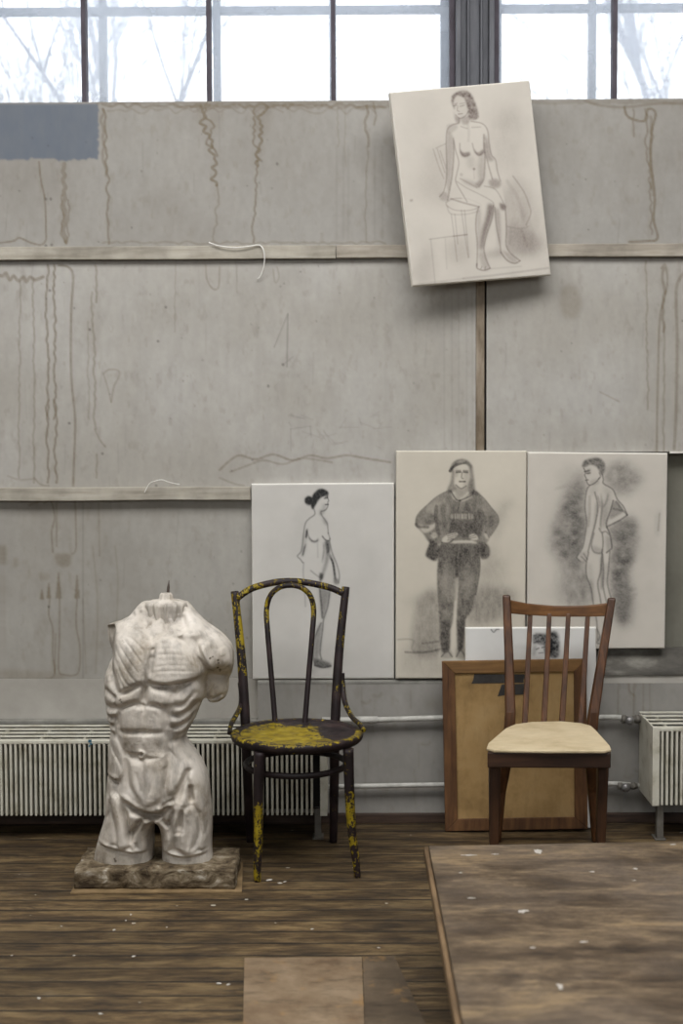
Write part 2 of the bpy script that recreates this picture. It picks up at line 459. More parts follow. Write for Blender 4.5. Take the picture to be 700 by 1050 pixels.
    # legs
    L([(305, 452), (345, 478), (400, 505), (446, 532), (450, 552)], .7, .35, .8); L([(280, 520), (330, 536), (392, 552)], 1.1, .5, .9)
    L([(392, 552), (382, 590), (380, 640), (386, 700), (384, 790)], .9, .5, .8); L([(450, 548), (444, 600), (424, 660), (412, 715), (420, 760), (436, 796)], .9, .55, .8)
    R.fill([(428, 540), (450, 548), (442, 600), (420, 665), (408, 720), (396, 720), (404, 650), (420, 590)], 0.55, 1.6)
    R.fill([(384, 560), (400, 570), (396, 700), (386, 720)], .2, 1.4)
    L([(384, 780), (386, 798), (412, 806), (436, 798)], 1.0, .6, .7); L([(400, 800), (404, 790)], .6, .5, .5); L([(416, 802), (418, 792)], .6, .5, .5); R.fill([(386, 740), (412, 730), (432, 796), (410, 800)], .22, 1.4)
    L([(414, 470), (456, 482), (482, 520), (496, 552)], .7, .4, .8); L([(456, 556), (462, 630), (474, 690), (480, 735)], .9, .55, .8); L([(497, 552), (502, 640), (500, 700), (516, 735), (554, 766)], .9, .55, .8)
    R.fill([(474, 536), (498, 546), (494, 566), (478, 560)], .55, 1); R.fill([(456, 560), (474, 570), (480, 690), (470, 690)], .35, 1.5)
    L([(480, 735), (505, 766), (534, 778), (556, 768)], 1.1, .65, .7); R.fill([(484, 728), (510, 735), (548, 768), (520, 772)], .25, 1.2); R.fill([(415, 735), (478, 728), (480, 748), (425, 752)], .3, 3)
    R.fill([(116, 524), (128, 522), (128, 530), (118, 532)], .3, .6)
    R.a *= 0.92

def d_profile(R):
    R.conv(250, 480, 4.375); R.lk = 1.1; R.fk = 1.25
    L = R.line
    R.fill([(230, 160), (280, 200), (250, 380), (210, 420), (205, 260)], 0.08, 5); R.fill([(400, 150), (560, 140), (540, 180), (420, 170)], .07, 4)
    R.fill([(500, 350), (580, 340), (600, 540), (520, 520)], .05, 6); R.fill([(190, 720), (250, 720), (230, 760), (205, 750)], .1, 4)
    R.fill([(306, 122), (328, 98), (352, 92), (376, 104), (378, 116), (362, 124), (342, 136), (326, 158), (316, 176), (308, 186), (300, 170), (304, 150)], 0.82, .7)
    R.fill([(274, 134), (290, 124), (306, 132), (312, 150), (300, 166), (282, 164), (272, 150)], 0.88, .8)
    R.fill([(340, 100), (372, 106), (360, 120), (342, 128)], 0.2, .8)
    L([(378, 114), (374, 130), (380, 146), (376, 152), (377, 166), (372, 180), (362, 190), (346, 194)], .6, .5, .7)
    R.fill([(364, 120), (378, 118), (378, 134), (364, 138)], .4, .7); L([(360, 136), (374, 132)], .8, .6, .6); L([(356, 126), (372, 122)], .8, .5, .6); L([(366, 164), (377, 163)], .9, .7, .5); L([(316, 148), (322, 158), (318, 166)], .8, .5, .6)
    R.fill([(340, 186), (364, 188), (350, 214), (336, 206)], .28, 1); R.fill([(352, 160), (372, 160), (366, 188), (350, 190)], .2, 1)
    L([(312, 178), (318, 206), (296, 224), (280, 240), (272, 262), (266, 310), (258, 370), (240, 394), (252, 408), (264, 424)], .7, .42, .9)
    L([(284, 268), (278, 320)], 1.4, .75, .8, True); L([(278, 335), (268, 372), (262, 398)], 1.2, .55, .9, True); R.fill([(266, 300), (282, 280), (278, 360), (262, 400), (256, 380)], .2, 1.5)
    L([(345, 200), (350, 214), (364, 232), (374, 252), (378, 292)], .7, .42, .9); R.fill([(348, 216), (370, 236), (376, 256), (360, 250)], .35, 1.2)
    R.fill([(290, 305), (302, 322), (322, 326), (334, 314), (330, 330), (308, 332), (294, 320)], .8, .8); L([(286, 290), (292, 310), (306, 326)], .6, .35, .8)
    L([(352, 306), (366, 322), (382, 326), (385, 318)], .9, .55, .8); L([(378, 292), (386, 316)], .6, .4, .8)
    R.fill([(362, 326), (382, 330), (386, 372), (374, 386), (366, 360)], .72, 1); R.fill([(366, 372), (384, 392), (372, 440), (352, 492), (344, 486), (360, 430)], .42, 1.2)
    L([(384, 330), (396, 380), (416, 430), (428, 480), (424, 516)], .7, .4, .9); L([(378, 380), (398, 424), (406, 470), (410, 505)], 1.3, .75, .8, True); R.fill([(384, 376), (404, 410), (414, 500), (404, 500), (398, 440)], .35, 1)
    R.fill([(404, 494), (424, 498), (420, 522), (404, 516)], .5, 1)
    L([(356, 330), (358, 372), (350, 430)], 1.0, .35, 1.2, True); L([(330, 340), (332, 400)], .8, .15, 1.2); L([(268, 424), (266, 470), (272, 540), (276, 620)], .7, .25, 1.0); L([(300, 460), (330, 484), (346, 492)], .8, .3, 1)
    R.fill([(338, 470), (356, 476), (352, 500), (340, 508)], .75, .9)
    R.fill([(338, 510), (372, 540), (386, 560), (374, 620), (356, 680), (346, 650), (340, 580)], .42, 1.6); L([(386, 545), (376, 618), (358, 676), (352, 730), (342, 820), (348, 858)], .8, .45, .9); L([(338, 520), (346, 600), (352, 672)], 1.1, .5, 1)
    R.fill([(326, 720), (350, 690), (346, 760), (336, 840), (318, 860), (312, 790)], .45, 1.8); L([(346, 696), (330, 730), (314, 776), (310, 840), (318, 878)], .8, .45, .9)
    R.fill([(316, 850), (346, 860), (384, 874), (388, 892), (330, 892), (314, 878)], .62, 1.2); L([(318, 884), (352, 894), (388, 888)], 1.3, .6, .8)
    R.fill([(300, 900), (330, 895), (320, 925), (304, 925)], .15, 2)

def d_jacket(R):
    R.conv(400, 450, 3.887); R.fk = 1.3; R.lk = 1.15
    L = R.line; sh = R.a.shape
    tx = .72 + .45 * fnoise(sh, 20, 21, 4, 0.6); tx2 = 0.6 + 0.7 * fnoise(sh, 22, 31, 4, 0.4)
    # ground tones
    R.fill([(95, 700), (110, 640), (190, 610), (200, 850), (90, 850)], 0.36, 3.5, tx2); R.fill([(30, 650), (190, 600), (190, 650), (100, 660)], .16, 5)
    R.fill([(300, 620), (380, 590), (500, 610), (440, 720), (310, 740)], 0.42, 5, tx2); R.fill([(340, 570), (430, 480), (480, 500), (400, 640)], .14, 5, tx2)
    R.fill([(400, 330), (440, 260), (490, 240), (450, 330), (420, 420)], .2, 4, tx2); R.fill([(350, 440), (430, 430), (420, 520), (350, 560)], .16, 4, tx2)
    R.fill([(40, 840), (200, 820), (200, 940), (60, 940)], .16, 4, tx2)
    L([(30, 800), (90, 802), (92, 846), (190, 846)], .8, .22, 1.2); L([(60, 850), (130, 852), (200, 838)], 1.2, .4, 1); L([(130, 815), (190, 808)], 1.2, .35, 1.2)
    body = [(236, 205), (190, 228), (150, 262), (108, 305), (102, 345), (130, 380), (150, 420), (142, 468), (186, 486), (192, 560), (196, 700), (200, 840), (200, 872), (296, 872), (300, 720), (335, 640), (354, 540), (358, 474), (396, 468), (382, 400), (400, 385), (428, 340), (428, 308), (400, 272), (370, 235), (332, 205)]
    R.lift(body, .8, .6, 2)
    # jacket
    R.fill([(236, 205), (190, 228), (150, 262), (108, 305), (102, 345), (130, 376), (160, 418), (210, 418), (250, 409), (330, 408), (378, 420), (400, 385), (428, 340), (428, 308), (400, 272), (370, 235), (332, 205), (284, 240)], .56, .8, tx, 3)
    R.fill([(160, 400), (148, 436), (141, 468), (184, 486), (198, 430)], .75, .8, tx, 3); R.fill([(344, 410), (388, 420), (396, 466), (366, 480), (350, 450)], .72, .8, tx, 3)
    R.fill([(196, 300), (238, 330), (235, 400), (262, 392), (320, 396), (364, 340), (352, 300), (300, 262), (256, 262)], .36, 2, tx)
    R.fill([(234, 332), (318, 336), (360, 345), (340, 388), (262, 388), (236, 380)], .35, 1, tx)
    R.lift([(112, 342), (150, 346), (180, 336), (178, 352), (150, 372), (130, 372)], .7, .8); R.lift([(150, 262), (210, 236), (200, 280), (150, 305)], .4, 3); R.lift([(346, 262), (392, 282), (388, 300), (350, 290)], .25, 3); R.lift([(205, 290), (230, 270), (225, 320), (206, 330)], .3, 2)
    L([(102, 340), (112, 350), (150, 352)], 1.6, .55, 1.2); L([(184, 270), (182, 320), (192, 380)], 2.0, .5, 1.6); L([(160, 378), (178, 384), (186, 378)], 1.2, .7, .7); L([(380, 372), (392, 392)], 1.2, .7, .8); L([(352, 290), (364, 340), (352, 392)], 1.8, .45, 1.5)
    L([(102, 345), (108, 305), (150, 262), (190, 228), (236, 205)], .8, .4, .9); L([(332, 205), (370, 235), (400, 272), (428, 308), (428, 340), (400, 385)], .8, .4, .9); L([(258, 300), (246, 340), (236, 380)], 1, .5, 1)
    R.lift([(160, 380), (180, 372), (188, 388), (170, 398)], .6, .7); R.lift([(372, 376), (386, 378), (392, 398), (380, 396)], .7, .7)
    for p, w_, a_ in (([(150, 300), (185, 320), (200, 350)], 2.4, .35), ([(120, 310), (150, 330), (176, 332)], 2, .3), ([(350, 270), (372, 310), (380, 350)], 2.6, .35), ([(392, 300), (402, 330), (396, 360)], 2.4, .35), ([(214, 250), (210, 300), (222, 380)], 3, .35), ([(330, 240), (336, 300), (326, 380)], 3, .3), ([(150, 430), (180, 440)], 2, .4), ([(350, 430), (382, 440)], 2, .4), ([(236, 250), (244, 300)], 2, .35), ([(310, 250), (304, 290)], 2, .35)): L(p, w_, a_, 2, True)
    R.lift([(270, 255), (290, 255), (288, 285), (272, 285)], .3, 2); R.lift([(226, 262), (238, 258), (240, 290), (230, 300)], .3, 1.5)
    # collar, neck, letters on the chest
    R.lift([(238, 206), (256, 222), (276, 240), (322, 222), (334, 208), (318, 236), (280, 250), (250, 238)], .75, .8, 2); R.fill([(258, 190), (302, 190), (306, 214), (280, 236), (258, 220)], .34, 1)
    L([(240, 208), (262, 240), (278, 246)], .9, .6, .8); L([(278, 246), (322, 226), (332, 208)], .9, .6, .8); L([(276, 246), (270, 290)], 1, .4, 1)
    for x, k in ((246, 0), (258, 1), (272, 2), (286, 3), (300, 2), (314, 1), (326, 0)):   # faint pale lettering across the sweater
        if k == 0: R.lift([(x - 5, 300), (x + 5, 300), (x + 5, 318), (x - 5, 318)], .4, .7, 0)
        elif k == 1: R.lift([(x - 2, 298), (x + 2, 298), (x + 2, 320), (x - 2, 320)], .75, .5, 0)
        elif k == 2: R.lift([(x - 6, 299), (x - 2, 299), (x - 2, 320), (x - 6, 320)], .7, .5, 0); R.lift([(x + 1, 299), (x + 5, 299), (x + 5, 320), (x + 1, 320)], .7, .5, 0)
        else: R.lift([(x - 4, 299), (x + 4, 299), (x + 4, 320), (x - 4, 320)], .65, .6, 0)
    # face, hair, cap
    R.lift([(256, 110), (312, 108), (318, 150), (304, 190), (282, 200), (262, 184), (254, 150)], .85, .7)
    R.fill([(246, 122), (256, 130), (254, 175), (262, 200), (236, 218), (226, 205), (240, 170)], .55, 1, tx); R.fill([(312, 108), (326, 112), (334, 160), (340, 205), (356, 220), (322, 222), (306, 196), (318, 150)], .58, 1, tx)
    R.fill([(238, 118), (248, 96), (270, 82), (300, 82), (322, 100), (328, 118), (312, 108), (290, 98), (262, 106), (244, 132)], .6, .8, tx); L([(238, 128), (250, 112), (272, 100), (298, 94)], 2.2, .72, .9); R.lift([(262, 92), (290, 86), (300, 92), (270, 98)], .4, .8)
    R.fill([(296, 120), (316, 130), (308, 184), (292, 192)], .22, 1.5); R.fill([(258, 118), (270, 120), (268, 150), (258, 150)], .2, 1)
    L([(264, 134), (280, 132)], 1.2, .65, .6); L([(292, 132), (308, 134)], 1.2, .65, .6); L([(262, 128), (280, 126)], .8, .45, .6); L([(291, 126), (309, 128)], .8, .45, .6); L([(286, 134), (284, 154), (290, 158)], .8, .45, .6); L([(276, 170), (298, 170)], 1.2, .65, .6); L([(262, 184), (282, 198), (302, 188)], .8, .5, .8)
    # hands
    R.lift([(206, 398), (224, 384), (262, 374), (268, 384), (246, 400), (222, 414), (208, 412)], .85, .6, 3); R.lift([(314, 384), (334, 378), (350, 392), (344, 404), (320, 400)], .8, .6, 3)
    for p in ([(228, 388), (262, 378)], [(230, 396), (264, 384)], [(228, 404), (250, 396)], [(318, 390), (338, 384)], [(318, 397), (342, 392)]): L(p, .5, .5, .5)
    L([(206, 414), (232, 416), (250, 402)], .9, .5, .8)
    # trousers
    R.lift([(250, 408), (284, 405), (328, 407), (326, 414), (284, 416), (252, 414)], .8, .6, 2)
    R.fill([(196, 428), (206, 417), (262, 416), (340, 417), (352, 440), (356, 520), (340, 620), (322, 690), (300, 720), (290, 832), (266, 832), (262, 720), (268, 600), (266, 540), (258, 640), (250, 730), (236, 770), (236, 838), (202, 842), (194, 700), (186, 540)], .66, .8, tx, 3)
    R.fill([(206, 722), (236, 730), (238, 836), (206, 836)], .6, 1, tx); R.fill([(266, 724), (296, 724), (290, 830), (266, 830)], .6, 1, tx)
    R.fill([(200, 428), (350, 428), (346, 470), (280, 520), (215, 470)], .3, 3, tx); R.lift([(205, 540), (240, 520), (245, 610), (210, 640)], .35, 4); R.lift([(290, 540), (330, 520), (330, 600), (295, 640)], .3, 4)
    L([(262, 450), (264, 540), (258, 640)], 1.3, .6, 1.2); L([(284, 424), (276, 500), (266, 540)], 1.2, .5, 1.2); L([(352, 440), (356, 520), (340, 620)], .9, .5, 1); L([(196, 690), (225, 712), (246, 700)], 1.2, .45, 1.2); L([(200, 730), (230, 742)], 1.0, .4, 1.2); L([(270, 700), (300, 712)], 1.2, .4, 1.2); L([(282, 620), (290, 660)], 1.2, .3, 1.2); R.lift([(205, 690), (240, 680), (240, 712), (210, 722)], .25, 2)
    R.lift([(258, 560), (268, 560), (262, 720), (266, 836), (240, 836), (250, 740)], .75, 1.2, 2)
    R.fill([(200, 840), (236, 838), (248, 872), (204, 872)], .34, 1.2, tx); R.fill([(262, 834), (292, 832), (300, 872), (262, 872)], .36, 1.2, tx); L([(204, 868), (226, 846), (246, 868)], .9, .5, .8); L([(264, 868), (280, 842), (298, 868)], .9, .5, .8)
    R.a = np.clip(R.a * .95, 0, .92)

def d_back(R):
    R.conv(530, 440, 4.04); R.fk = 1.3; R.lk = 1.1
    L = R.line; sh = R.a.shape
    tx = 0.5 + 0.95 * fnoise(sh, 18, 77, 4, 1.4); tx2 = .55 + .9 * fnoise(sh, 30, 87, 4, .5)
    R.fill([(278, 190), (230, 225), (190, 290), (150, 400), (135, 490), (190, 550), (240, 530), (285, 520), (290, 400), (282, 260)], .56, 5, tx)
    R.fill([(190, 540), (170, 640), (190, 730), (320, 735), (300, 600), (280, 500)], .42, 6, tx2); R.fill([(180, 180), (270, 160), (280, 210), (190, 260)], .22, 7, tx)
    R.fill([(366, 160), (440, 128), (470, 160), (520, 205), (430, 280), (400, 245), (362, 215)], .46, 5, tx)
    R.fill([(370, 400), (450, 360), (495, 380), (500, 500), (465, 600), (470, 690), (468, 790), (420, 805), (390, 690), (380, 560), (392, 480)], .56, 4, tx); R.fill([(410, 640), (480, 640), (474, 800), (420, 806)], .3, 5, tx2)
    R.fill([(570, 360), (596, 330), (590, 430), (574, 440)], .14, 2); L([(590, 350), (584, 420)], 1, .25, 1); R.fill([(515, 460), (560, 440), (570, 560), (530, 580)], .08, 6)
    for k in range(34):
        x = 150 + (k * 37) % 130; y = 250 + (k * 61) % 420; L([(x, y), (x + 60, y - 16)], 1.6, .12, 1.6, True)
        x = 385 + (k * 29) % 70; y = 390 + (k * 53) % 330; L([(x, y), (x + 50, y - 14)], 1.6, .12, 1.6, True)
    body = [(283, 160), (276, 175), (284, 215), (300, 232), (288, 256), (280, 320), (288, 380), (282, 430), (270, 490), (250, 522), (262, 548), (290, 548), (285, 600), (308, 660), (318, 780), (330, 880), (352, 880), (360, 730), (390, 710), (376, 640), (380, 560), (390, 490), (386, 440), (372, 405), (420, 378), (456, 356), (440, 318), (414, 288), (396, 250), (358, 226), (352, 186)]
    m = R.mask(body, .6, 2); R.a = R.a * (1 - m * .9) + m * .05
    R.fill([(268, 160), (270, 142), (285, 126), (318, 118), (348, 122), (364, 146), (362, 176), (348, 190), (340, 176), (330, 158), (306, 148), (286, 156)], .66, .8, .6 + .6 * fnoise(sh, 8, 5, 3)); L([(300, 130), (335, 126)], 1.3, .4, 1)
    L([(276, 162), (284, 180), (280, 190), (286, 204), (290, 222), (302, 232), (326, 220), (342, 200)], .7, .6, .7); L([(280, 176), (298, 172)], 1.3, .65, .6); L([(290, 184), (302, 182)], 1, .6, .6); L([(284, 212), (294, 210)], 1, .55, .6); R.fill([(286, 166), (304, 164), (302, 186), (288, 186)], .3, .9); R.fill([(300, 214), (330, 206), (340, 226), (306, 234)], .22, 1.2); L([(340, 182), (346, 196), (338, 206)], .8, .45, .7)
    L([(352, 186), (357, 208), (358, 226), (396, 250), (414, 290), (440, 320), (456, 356)], .8, .55, .8); L([(456, 356), (420, 380), (372, 404)], .9, .55, .8); L([(300, 234), (288, 256), (281, 320), (288, 382), (283, 430), (272, 488), (252, 520)], .8, .5, .8)
    L([(322, 262), (334, 320), (326, 380), (308, 450), (294, 508)], .9, .5, .9); R.fill([(326, 300), (336, 330), (322, 400), (306, 460), (316, 400)], .35, 1.3); L([(300, 280), (300, 350), (294, 400)], 1.2, .22, 1.6)
    L([(346, 262), (352, 320), (346, 380), (346, 425)], 1.1, .42, 1.2, True); L([(330, 270), (340, 300), (344, 330)], 1, .35, 1.2, True); L([(378, 262), (370, 300), (352, 330)], 1, .35, 1.2, True); R.fill([(350, 300), (380, 280), (392, 310), (376, 380), (356, 400)], .22, 2)
    L([(398, 296), (386, 340), (370, 384), (372, 408)], 1, .6, .8); R.fill([(398, 300), (416, 300), (440, 338), (410, 362), (384, 372), (388, 340)], .42, 1); L([(400, 330), (440, 340), (454, 354)], 1.3, .5, .9); L([(410, 300), (436, 336)], 1.2, .45, .9)
    L([(340, 412), (350, 428), (366, 424), (380, 436)], 1.0, .45, .9); L([(372, 408), (384, 436), (392, 488), (384, 500), (370, 512)], .9, .6, .8); L([(318, 432), (308, 478), (318, 508), (346, 514), (352, 500)], .9, .45, .9); L([(352, 428), (356, 470), (352, 514)], .9, .5, .8); R.fill([(312, 480), (350, 496), (352, 518), (318, 512)], .25, 1.4); R.fill([(366, 440), (390, 450), (390, 492), (372, 508)], .28, 1.4)
    R.fill([(250, 520), (268, 508), (292, 512), (288, 545), (262, 550)], .16, 1); L([(252, 520), (246, 532), (262, 548)], .8, .5, .7); L([(266, 528), (284, 546)], .8, .45, .7); L([(276, 516), (290, 540)], .8, .4, .7)
    L([(296, 512), (286, 560), (288, 608), (306, 660), (316, 725), (330, 800), (332, 870)], .8, .5, .9); L([(352, 518), (346, 590), (334, 640), (344, 700), (352, 760)], 1.0, .5, .9); L([(384, 506), (378, 580), (374, 640), (390, 705)], .8, .5, .9); L([(354, 520), (358, 590), (356, 650), (372, 725)], .9, .45, .9)
    R.fill([(344, 540), (354, 520), (358, 640), (346, 660)], .45, 1.2); R.fill([(298, 620), (312, 640), (318, 720), (306, 680)], .4, 1.4); R.fill([(360, 560), (380, 560), (374, 640), (362, 640)], .2, 1.4)
    R.fill([(300, 240), (330, 232), (330, 262), (304, 280)], .14, 2); R.fill([(352, 330), (372, 330), (368, 400), (350, 410)], .2, 2); R.fill([(290, 560), (304, 560), (316, 650), (304, 640)], .2, 2); R.fill([(284, 300), (296, 300), (300, 400), (284, 440)], .16, 2); R.fill([(356, 230), (392, 256), (380, 290), (360, 262)], .16, 2)
    L([(332, 830), (342, 860), (330, 884), (348, 888), (358, 870)], .9, .5, .9); R.fill([(336, 860), (356, 862), (350, 886), (332, 882)], .3, 1.4)
    R.a = np.clip(R.a * .92, 0, .9)

def d_small(R):
    R.conv(470, 620, 4.667)
    tx = .35 + 1.1 * fnoise(R.a.shape, 9, 13, 4)
    R.fill([(352, 150), (372, 136), (412, 140), (470, 132), (478, 246), (428, 246), (420, 220), (400, 196), (372, 184), (358, 190)], .95, 1.2, tx); R.fill([(420, 150), (474, 140), (476, 244), (430, 244)], .6, 1.5, tx)
    R.fill([(356, 200), (372, 196), (366, 240), (354, 244)], .45, 1.2); R.line([(372, 214), (384, 208)], .9, .6, .6); R.line([(398, 206), (412, 204)], .9, .6, .6); R.line([(384, 232), (404, 230)], .8, .5, .6); R.line([(412, 216), (420, 246)], 1.4, .6, 1)
    R.fill([(268, 190), (350, 200), (340, 216), (270, 210)], .12, 2); R.line([(156, 120), (168, 132), (180, 120), (192, 118)], .9, .55, .6)
    R.fill([(150, 112), (190, 112), (186, 128), (160, 130)], .12, 1)

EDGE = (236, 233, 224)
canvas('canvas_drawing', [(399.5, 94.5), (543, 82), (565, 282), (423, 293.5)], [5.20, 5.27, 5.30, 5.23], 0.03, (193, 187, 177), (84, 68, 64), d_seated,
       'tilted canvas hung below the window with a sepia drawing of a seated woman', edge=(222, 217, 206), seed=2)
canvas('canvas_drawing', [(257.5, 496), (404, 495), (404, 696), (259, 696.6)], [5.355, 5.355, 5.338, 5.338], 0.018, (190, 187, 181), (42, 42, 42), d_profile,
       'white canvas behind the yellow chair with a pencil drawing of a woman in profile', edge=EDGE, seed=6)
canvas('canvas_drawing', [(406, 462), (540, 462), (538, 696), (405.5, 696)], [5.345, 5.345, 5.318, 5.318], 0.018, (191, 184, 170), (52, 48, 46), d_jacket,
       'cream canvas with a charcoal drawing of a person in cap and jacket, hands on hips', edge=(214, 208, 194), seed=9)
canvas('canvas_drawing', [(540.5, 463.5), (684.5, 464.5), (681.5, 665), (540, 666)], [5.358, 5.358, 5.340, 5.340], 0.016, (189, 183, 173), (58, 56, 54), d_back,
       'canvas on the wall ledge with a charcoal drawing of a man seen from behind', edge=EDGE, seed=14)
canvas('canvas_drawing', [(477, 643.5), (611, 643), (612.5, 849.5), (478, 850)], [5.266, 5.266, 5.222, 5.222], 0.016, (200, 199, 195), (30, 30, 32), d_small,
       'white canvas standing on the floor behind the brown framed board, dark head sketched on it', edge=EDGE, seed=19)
# ------------------------------------------------------------------ the room
def proj(pos):
    v = pos - np.array(CAM); z = v @ np.array(FW)
    return 350 + FPX * (v @ np.array(RT)) / z, 525 - FPX * (v @ np.array(UP)) / z

def zat(py, d, px=362): return P(px, py, d).z
def xat(px, d, py=442): return P(px, py, d).x
Yd = lambda d: d + CAM.y

M_WALL = mat_paint('stained_grey_wall_paint', rough=0.9, var=0.07, vscale=4, bump=0.10, bscale=45)
M_WALLPLAIN = mat_mottle('plain_grey_plaster', (150, 146, 138), (172, 168, 160), 3, 0.9)
M_BATTEN = mat_wood('grey_painted_batten', (146, 139, 126), (166, 160, 147), (178, 172, 160), 'x', 0.85, 0.2, bump=0.15)
M_BATTENRAW = mat_wood('bare_batten', (144, 136, 123), (163, 155, 142), (176, 169, 157), 'x', 0.85, 0.2, bump=0.15)
M_SEAM = mat_mottle('bare_seam_strip', (104, 92, 76), (142, 130, 114), 14, 0.9, c3=(158, 150, 138), stretch=(1, 1, .25))
M_DARKGAP = mat_mottle('dark_gap', (44, 40, 36), (58, 54, 48), 8, 0.95)

WR = Ras(-30, 85, 730, 850, 2.0)          # stains (darker pigment)
WB = Ras(-30, 85, 730, 850, 1.0)          # blue-grey overpaint
WD = Ras(-30, 85, 730, 850, 2.0)          # grey pencil scratches and dots
def stains():
    L = WR.line
    def sc(x, y): return x, y
    # upper board: drips under the sill
    def drip(x, y0, y1, amp, w, a, seed, x1=None, step=4):
        L(wobble(x, y0, y1, amp, step, seed, x1), w, a, .8, smooth=3)
    drip(107, 112, 250, 1.6, 1.6, .6, 1, 113); drip(104, 112, 180, 1.6, 2.2, .45, 2, 107)
    drip(208, 108, 190, 4.5, 2.0, .7, 3, 222, 3); drip(214, 106, 160, 4.0, 1.4, .6, 4, 218, 3); drip(222, 190, 246, 2, 1.2, .4, 5, 219)
    drip(270, 108, 170, 4.2, 2.0, .7, 6, 262, 3); drip(262, 112, 165, 3.2, 1.4, .6, 7, 266, 3); drip(264, 165, 248, 1.6, 1.4, .6, 8, 260)
    drip(66, 168, 248, 1.8, 3.6, .5, 9, 67); drip(63, 200, 248, 2.2, 1.2, .5, 10, 64); drip(70, 205, 250, 2.0, 1.2, .5, 11, 69)
    L([(40, 166), (42, 185), (46, 205), (47, 235), (47, 246), (42, 251), (32, 249), (20, 244), (14, 247), (0, 249), (-20, 250)], 1.3, .6, .7)
    drip(376, 108, 150, 2.0, 2.0, .55, 12, 377); drip(377, 150, 248, .8, 1.0, .35, 13, 374); drip(384, 106, 128, 1.6, 1.2, .5, 14); drip(346, 110, 150, 1, .8, .25, 15); drip(354, 110, 170, .8, .8, .22, 16)
    L([(640, 110), (644, 120), (660, 124), (664, 112), (672, 116), (668, 135), (667, 165), (671, 200), (670, 225), (674, 244), (664, 247), (645, 248)], 1.8, .65, .9)
    drip(661, 112, 240, 1.6, 1.4, .5, 17, 668); drip(650, 112, 140, 1.5, 1.2, .45, 18); drip(666, 120, 200, 2, 2.4, .4, 19, 671)
    L([(600, 104), (615, 108), (640, 110), (680, 106), (720, 108)], 1.6, .45, 1)
    for k, (a, b) in enumerate(((105, 215), (196, 300), (290, 395))):
        L([(x, 108 + RNG.uniform(-1.5, 2.5)) for x in np.linspace(a, b, 22)], 1.6, .5, 1, smooth=3)
        L([(x, 112 + RNG.uniform(-2, 5)) for x in np.linspace(a + 5, b - 10, 16)], .9, .3, 1, smooth=3)
    L([(x, 249 + RNG.uniform(-1.5, 1.5)) for x in np.linspace(105, 395, 60)], 1.0, .38, .9, smooth=2)
    L([(x, 104.5 + RNG.uniform(-.8, 1.5)) for x in np.linspace(100, 720, 160)], 2.6, .3, 1.2, smooth=2)
    L([(x, 109 + RNG.uniform(-2, 2)) for x in np.linspace(180, 400, 70)], 2.0, .35, 1.4, smooth=2)
    WR.fill([(198, 106), (228, 106), (222, 135), (206, 130)], .18, 3); WR.fill([(256, 106), (280, 106), (272, 140), (260, 135)], .18, 3)
    # middle board: streaks under the batten
    L([(-10, 280), (2, 283), (6, 280), (10, 287), (14, 283), (19, 288), (24, 284), (27, 289), (31, 284), (36, 287), (44, 284)], 2.2, .55, 1.2, smooth=3)
    drip(21, 288, 490, .8, 1.0, .4, 21, 19); drip(34, 286, 495, .8, 1.2, .4, 22, 35)
    drip(48, 272, 495, 1.2, 1.5, .62, 23, 50); drip(55, 272, 495, 1.2, 1.5, .62, 24, 57); L([(50, 410), (47, 419), (50, 430)], 1.2, .6, .8); L([(55, 410), (58, 419), (55, 430)], 1.2, .6, .8)
    L([(60, 272), (70, 274), (75, 284), (73, 320), (73, 385), (77, 430), (76, 470), (75, 498)], 1.5, .55, .9)
    drip(98, 272, 310, .8, 1.4, .45, 25, 99); drip(94, 300, 440, 1.0, 1.4, .42, 26, 98); L([(97, 440), (103, 452), (108, 458)], 1, .4, .8); drip(99, 466, 490, .6, 1.1, .45, 27)
    drip(91, 330, 430, .8, .9, .3, 28); WR.fill([(88, 320), (102, 320), (100, 360), (90, 355)], .16, 3)
    L([(106, 383), (112, 379), (121, 380), (122, 386), (117, 396), (114, 412)], 1.1, .35, .9); L([(106, 383), (110, 396), (114, 412)], .9, .3, .9)
    L([(211, 272), (212, 286), (218, 296), (224, 294), (225, 274)], 1.0, .42, .8); L([(280, 276), (282, 290), (286, 284), (284, 274)], .8, .3, .8); drip(180, 272, 340, .6, .8, .25, 29, 179); drip(243, 272, 300, .4, .8, .2, 30)
    L([(35, 490), (42, 497), (50, 498)], 1, .4, .8); L([(8, 488), (20, 492), (35, 491)], .9, .3, 1)
    # the long wandering crack above the canvases
    L([(225, 482), (236, 472), (246, 467), (262, 471), (280, 466), (300, 472), (318, 467), (335, 470), (355, 467), (375, 470), (400, 474)], 1.3, .5, .9); L([(236, 484), (252, 478), (270, 472), (290, 476), (310, 470), (340, 474)], 1.0, .4, .9); L([(225, 490), (240, 496), (250, 498)], 1, .35, .9)
    WR.fill([(230, 470), (300, 466), (390, 472), (380, 490), (240, 492)], .07, 4)
    # right board
    drip(662, 268, 420, .8, 1.2, .4, 41, 664); drip(680, 275, 340, 1.2, 2.2, .5, 42, 681); L([(678, 275), (682, 272), (684, 290), (680, 310), (676, 330), (674, 400), (673, 470)], 1.4, .5, .9); drip(681, 330, 470, .5, 1.3, .4, 43, 680)
    L([(705, 276), (697, 285), (693, 300), (694, 350), (693, 420), (691, 460)], 2.0, .5, 1.2)
    WR.fill([(576, 294), (590, 292), (597, 310), (590, 326), (578, 324), (573, 308)], .35, 2.5)
    WR.fill([(655, 268), (700, 268), (700, 300), (660, 290)], .12, 4); L([(615, 402), (635, 412)], .8, .3, .9)
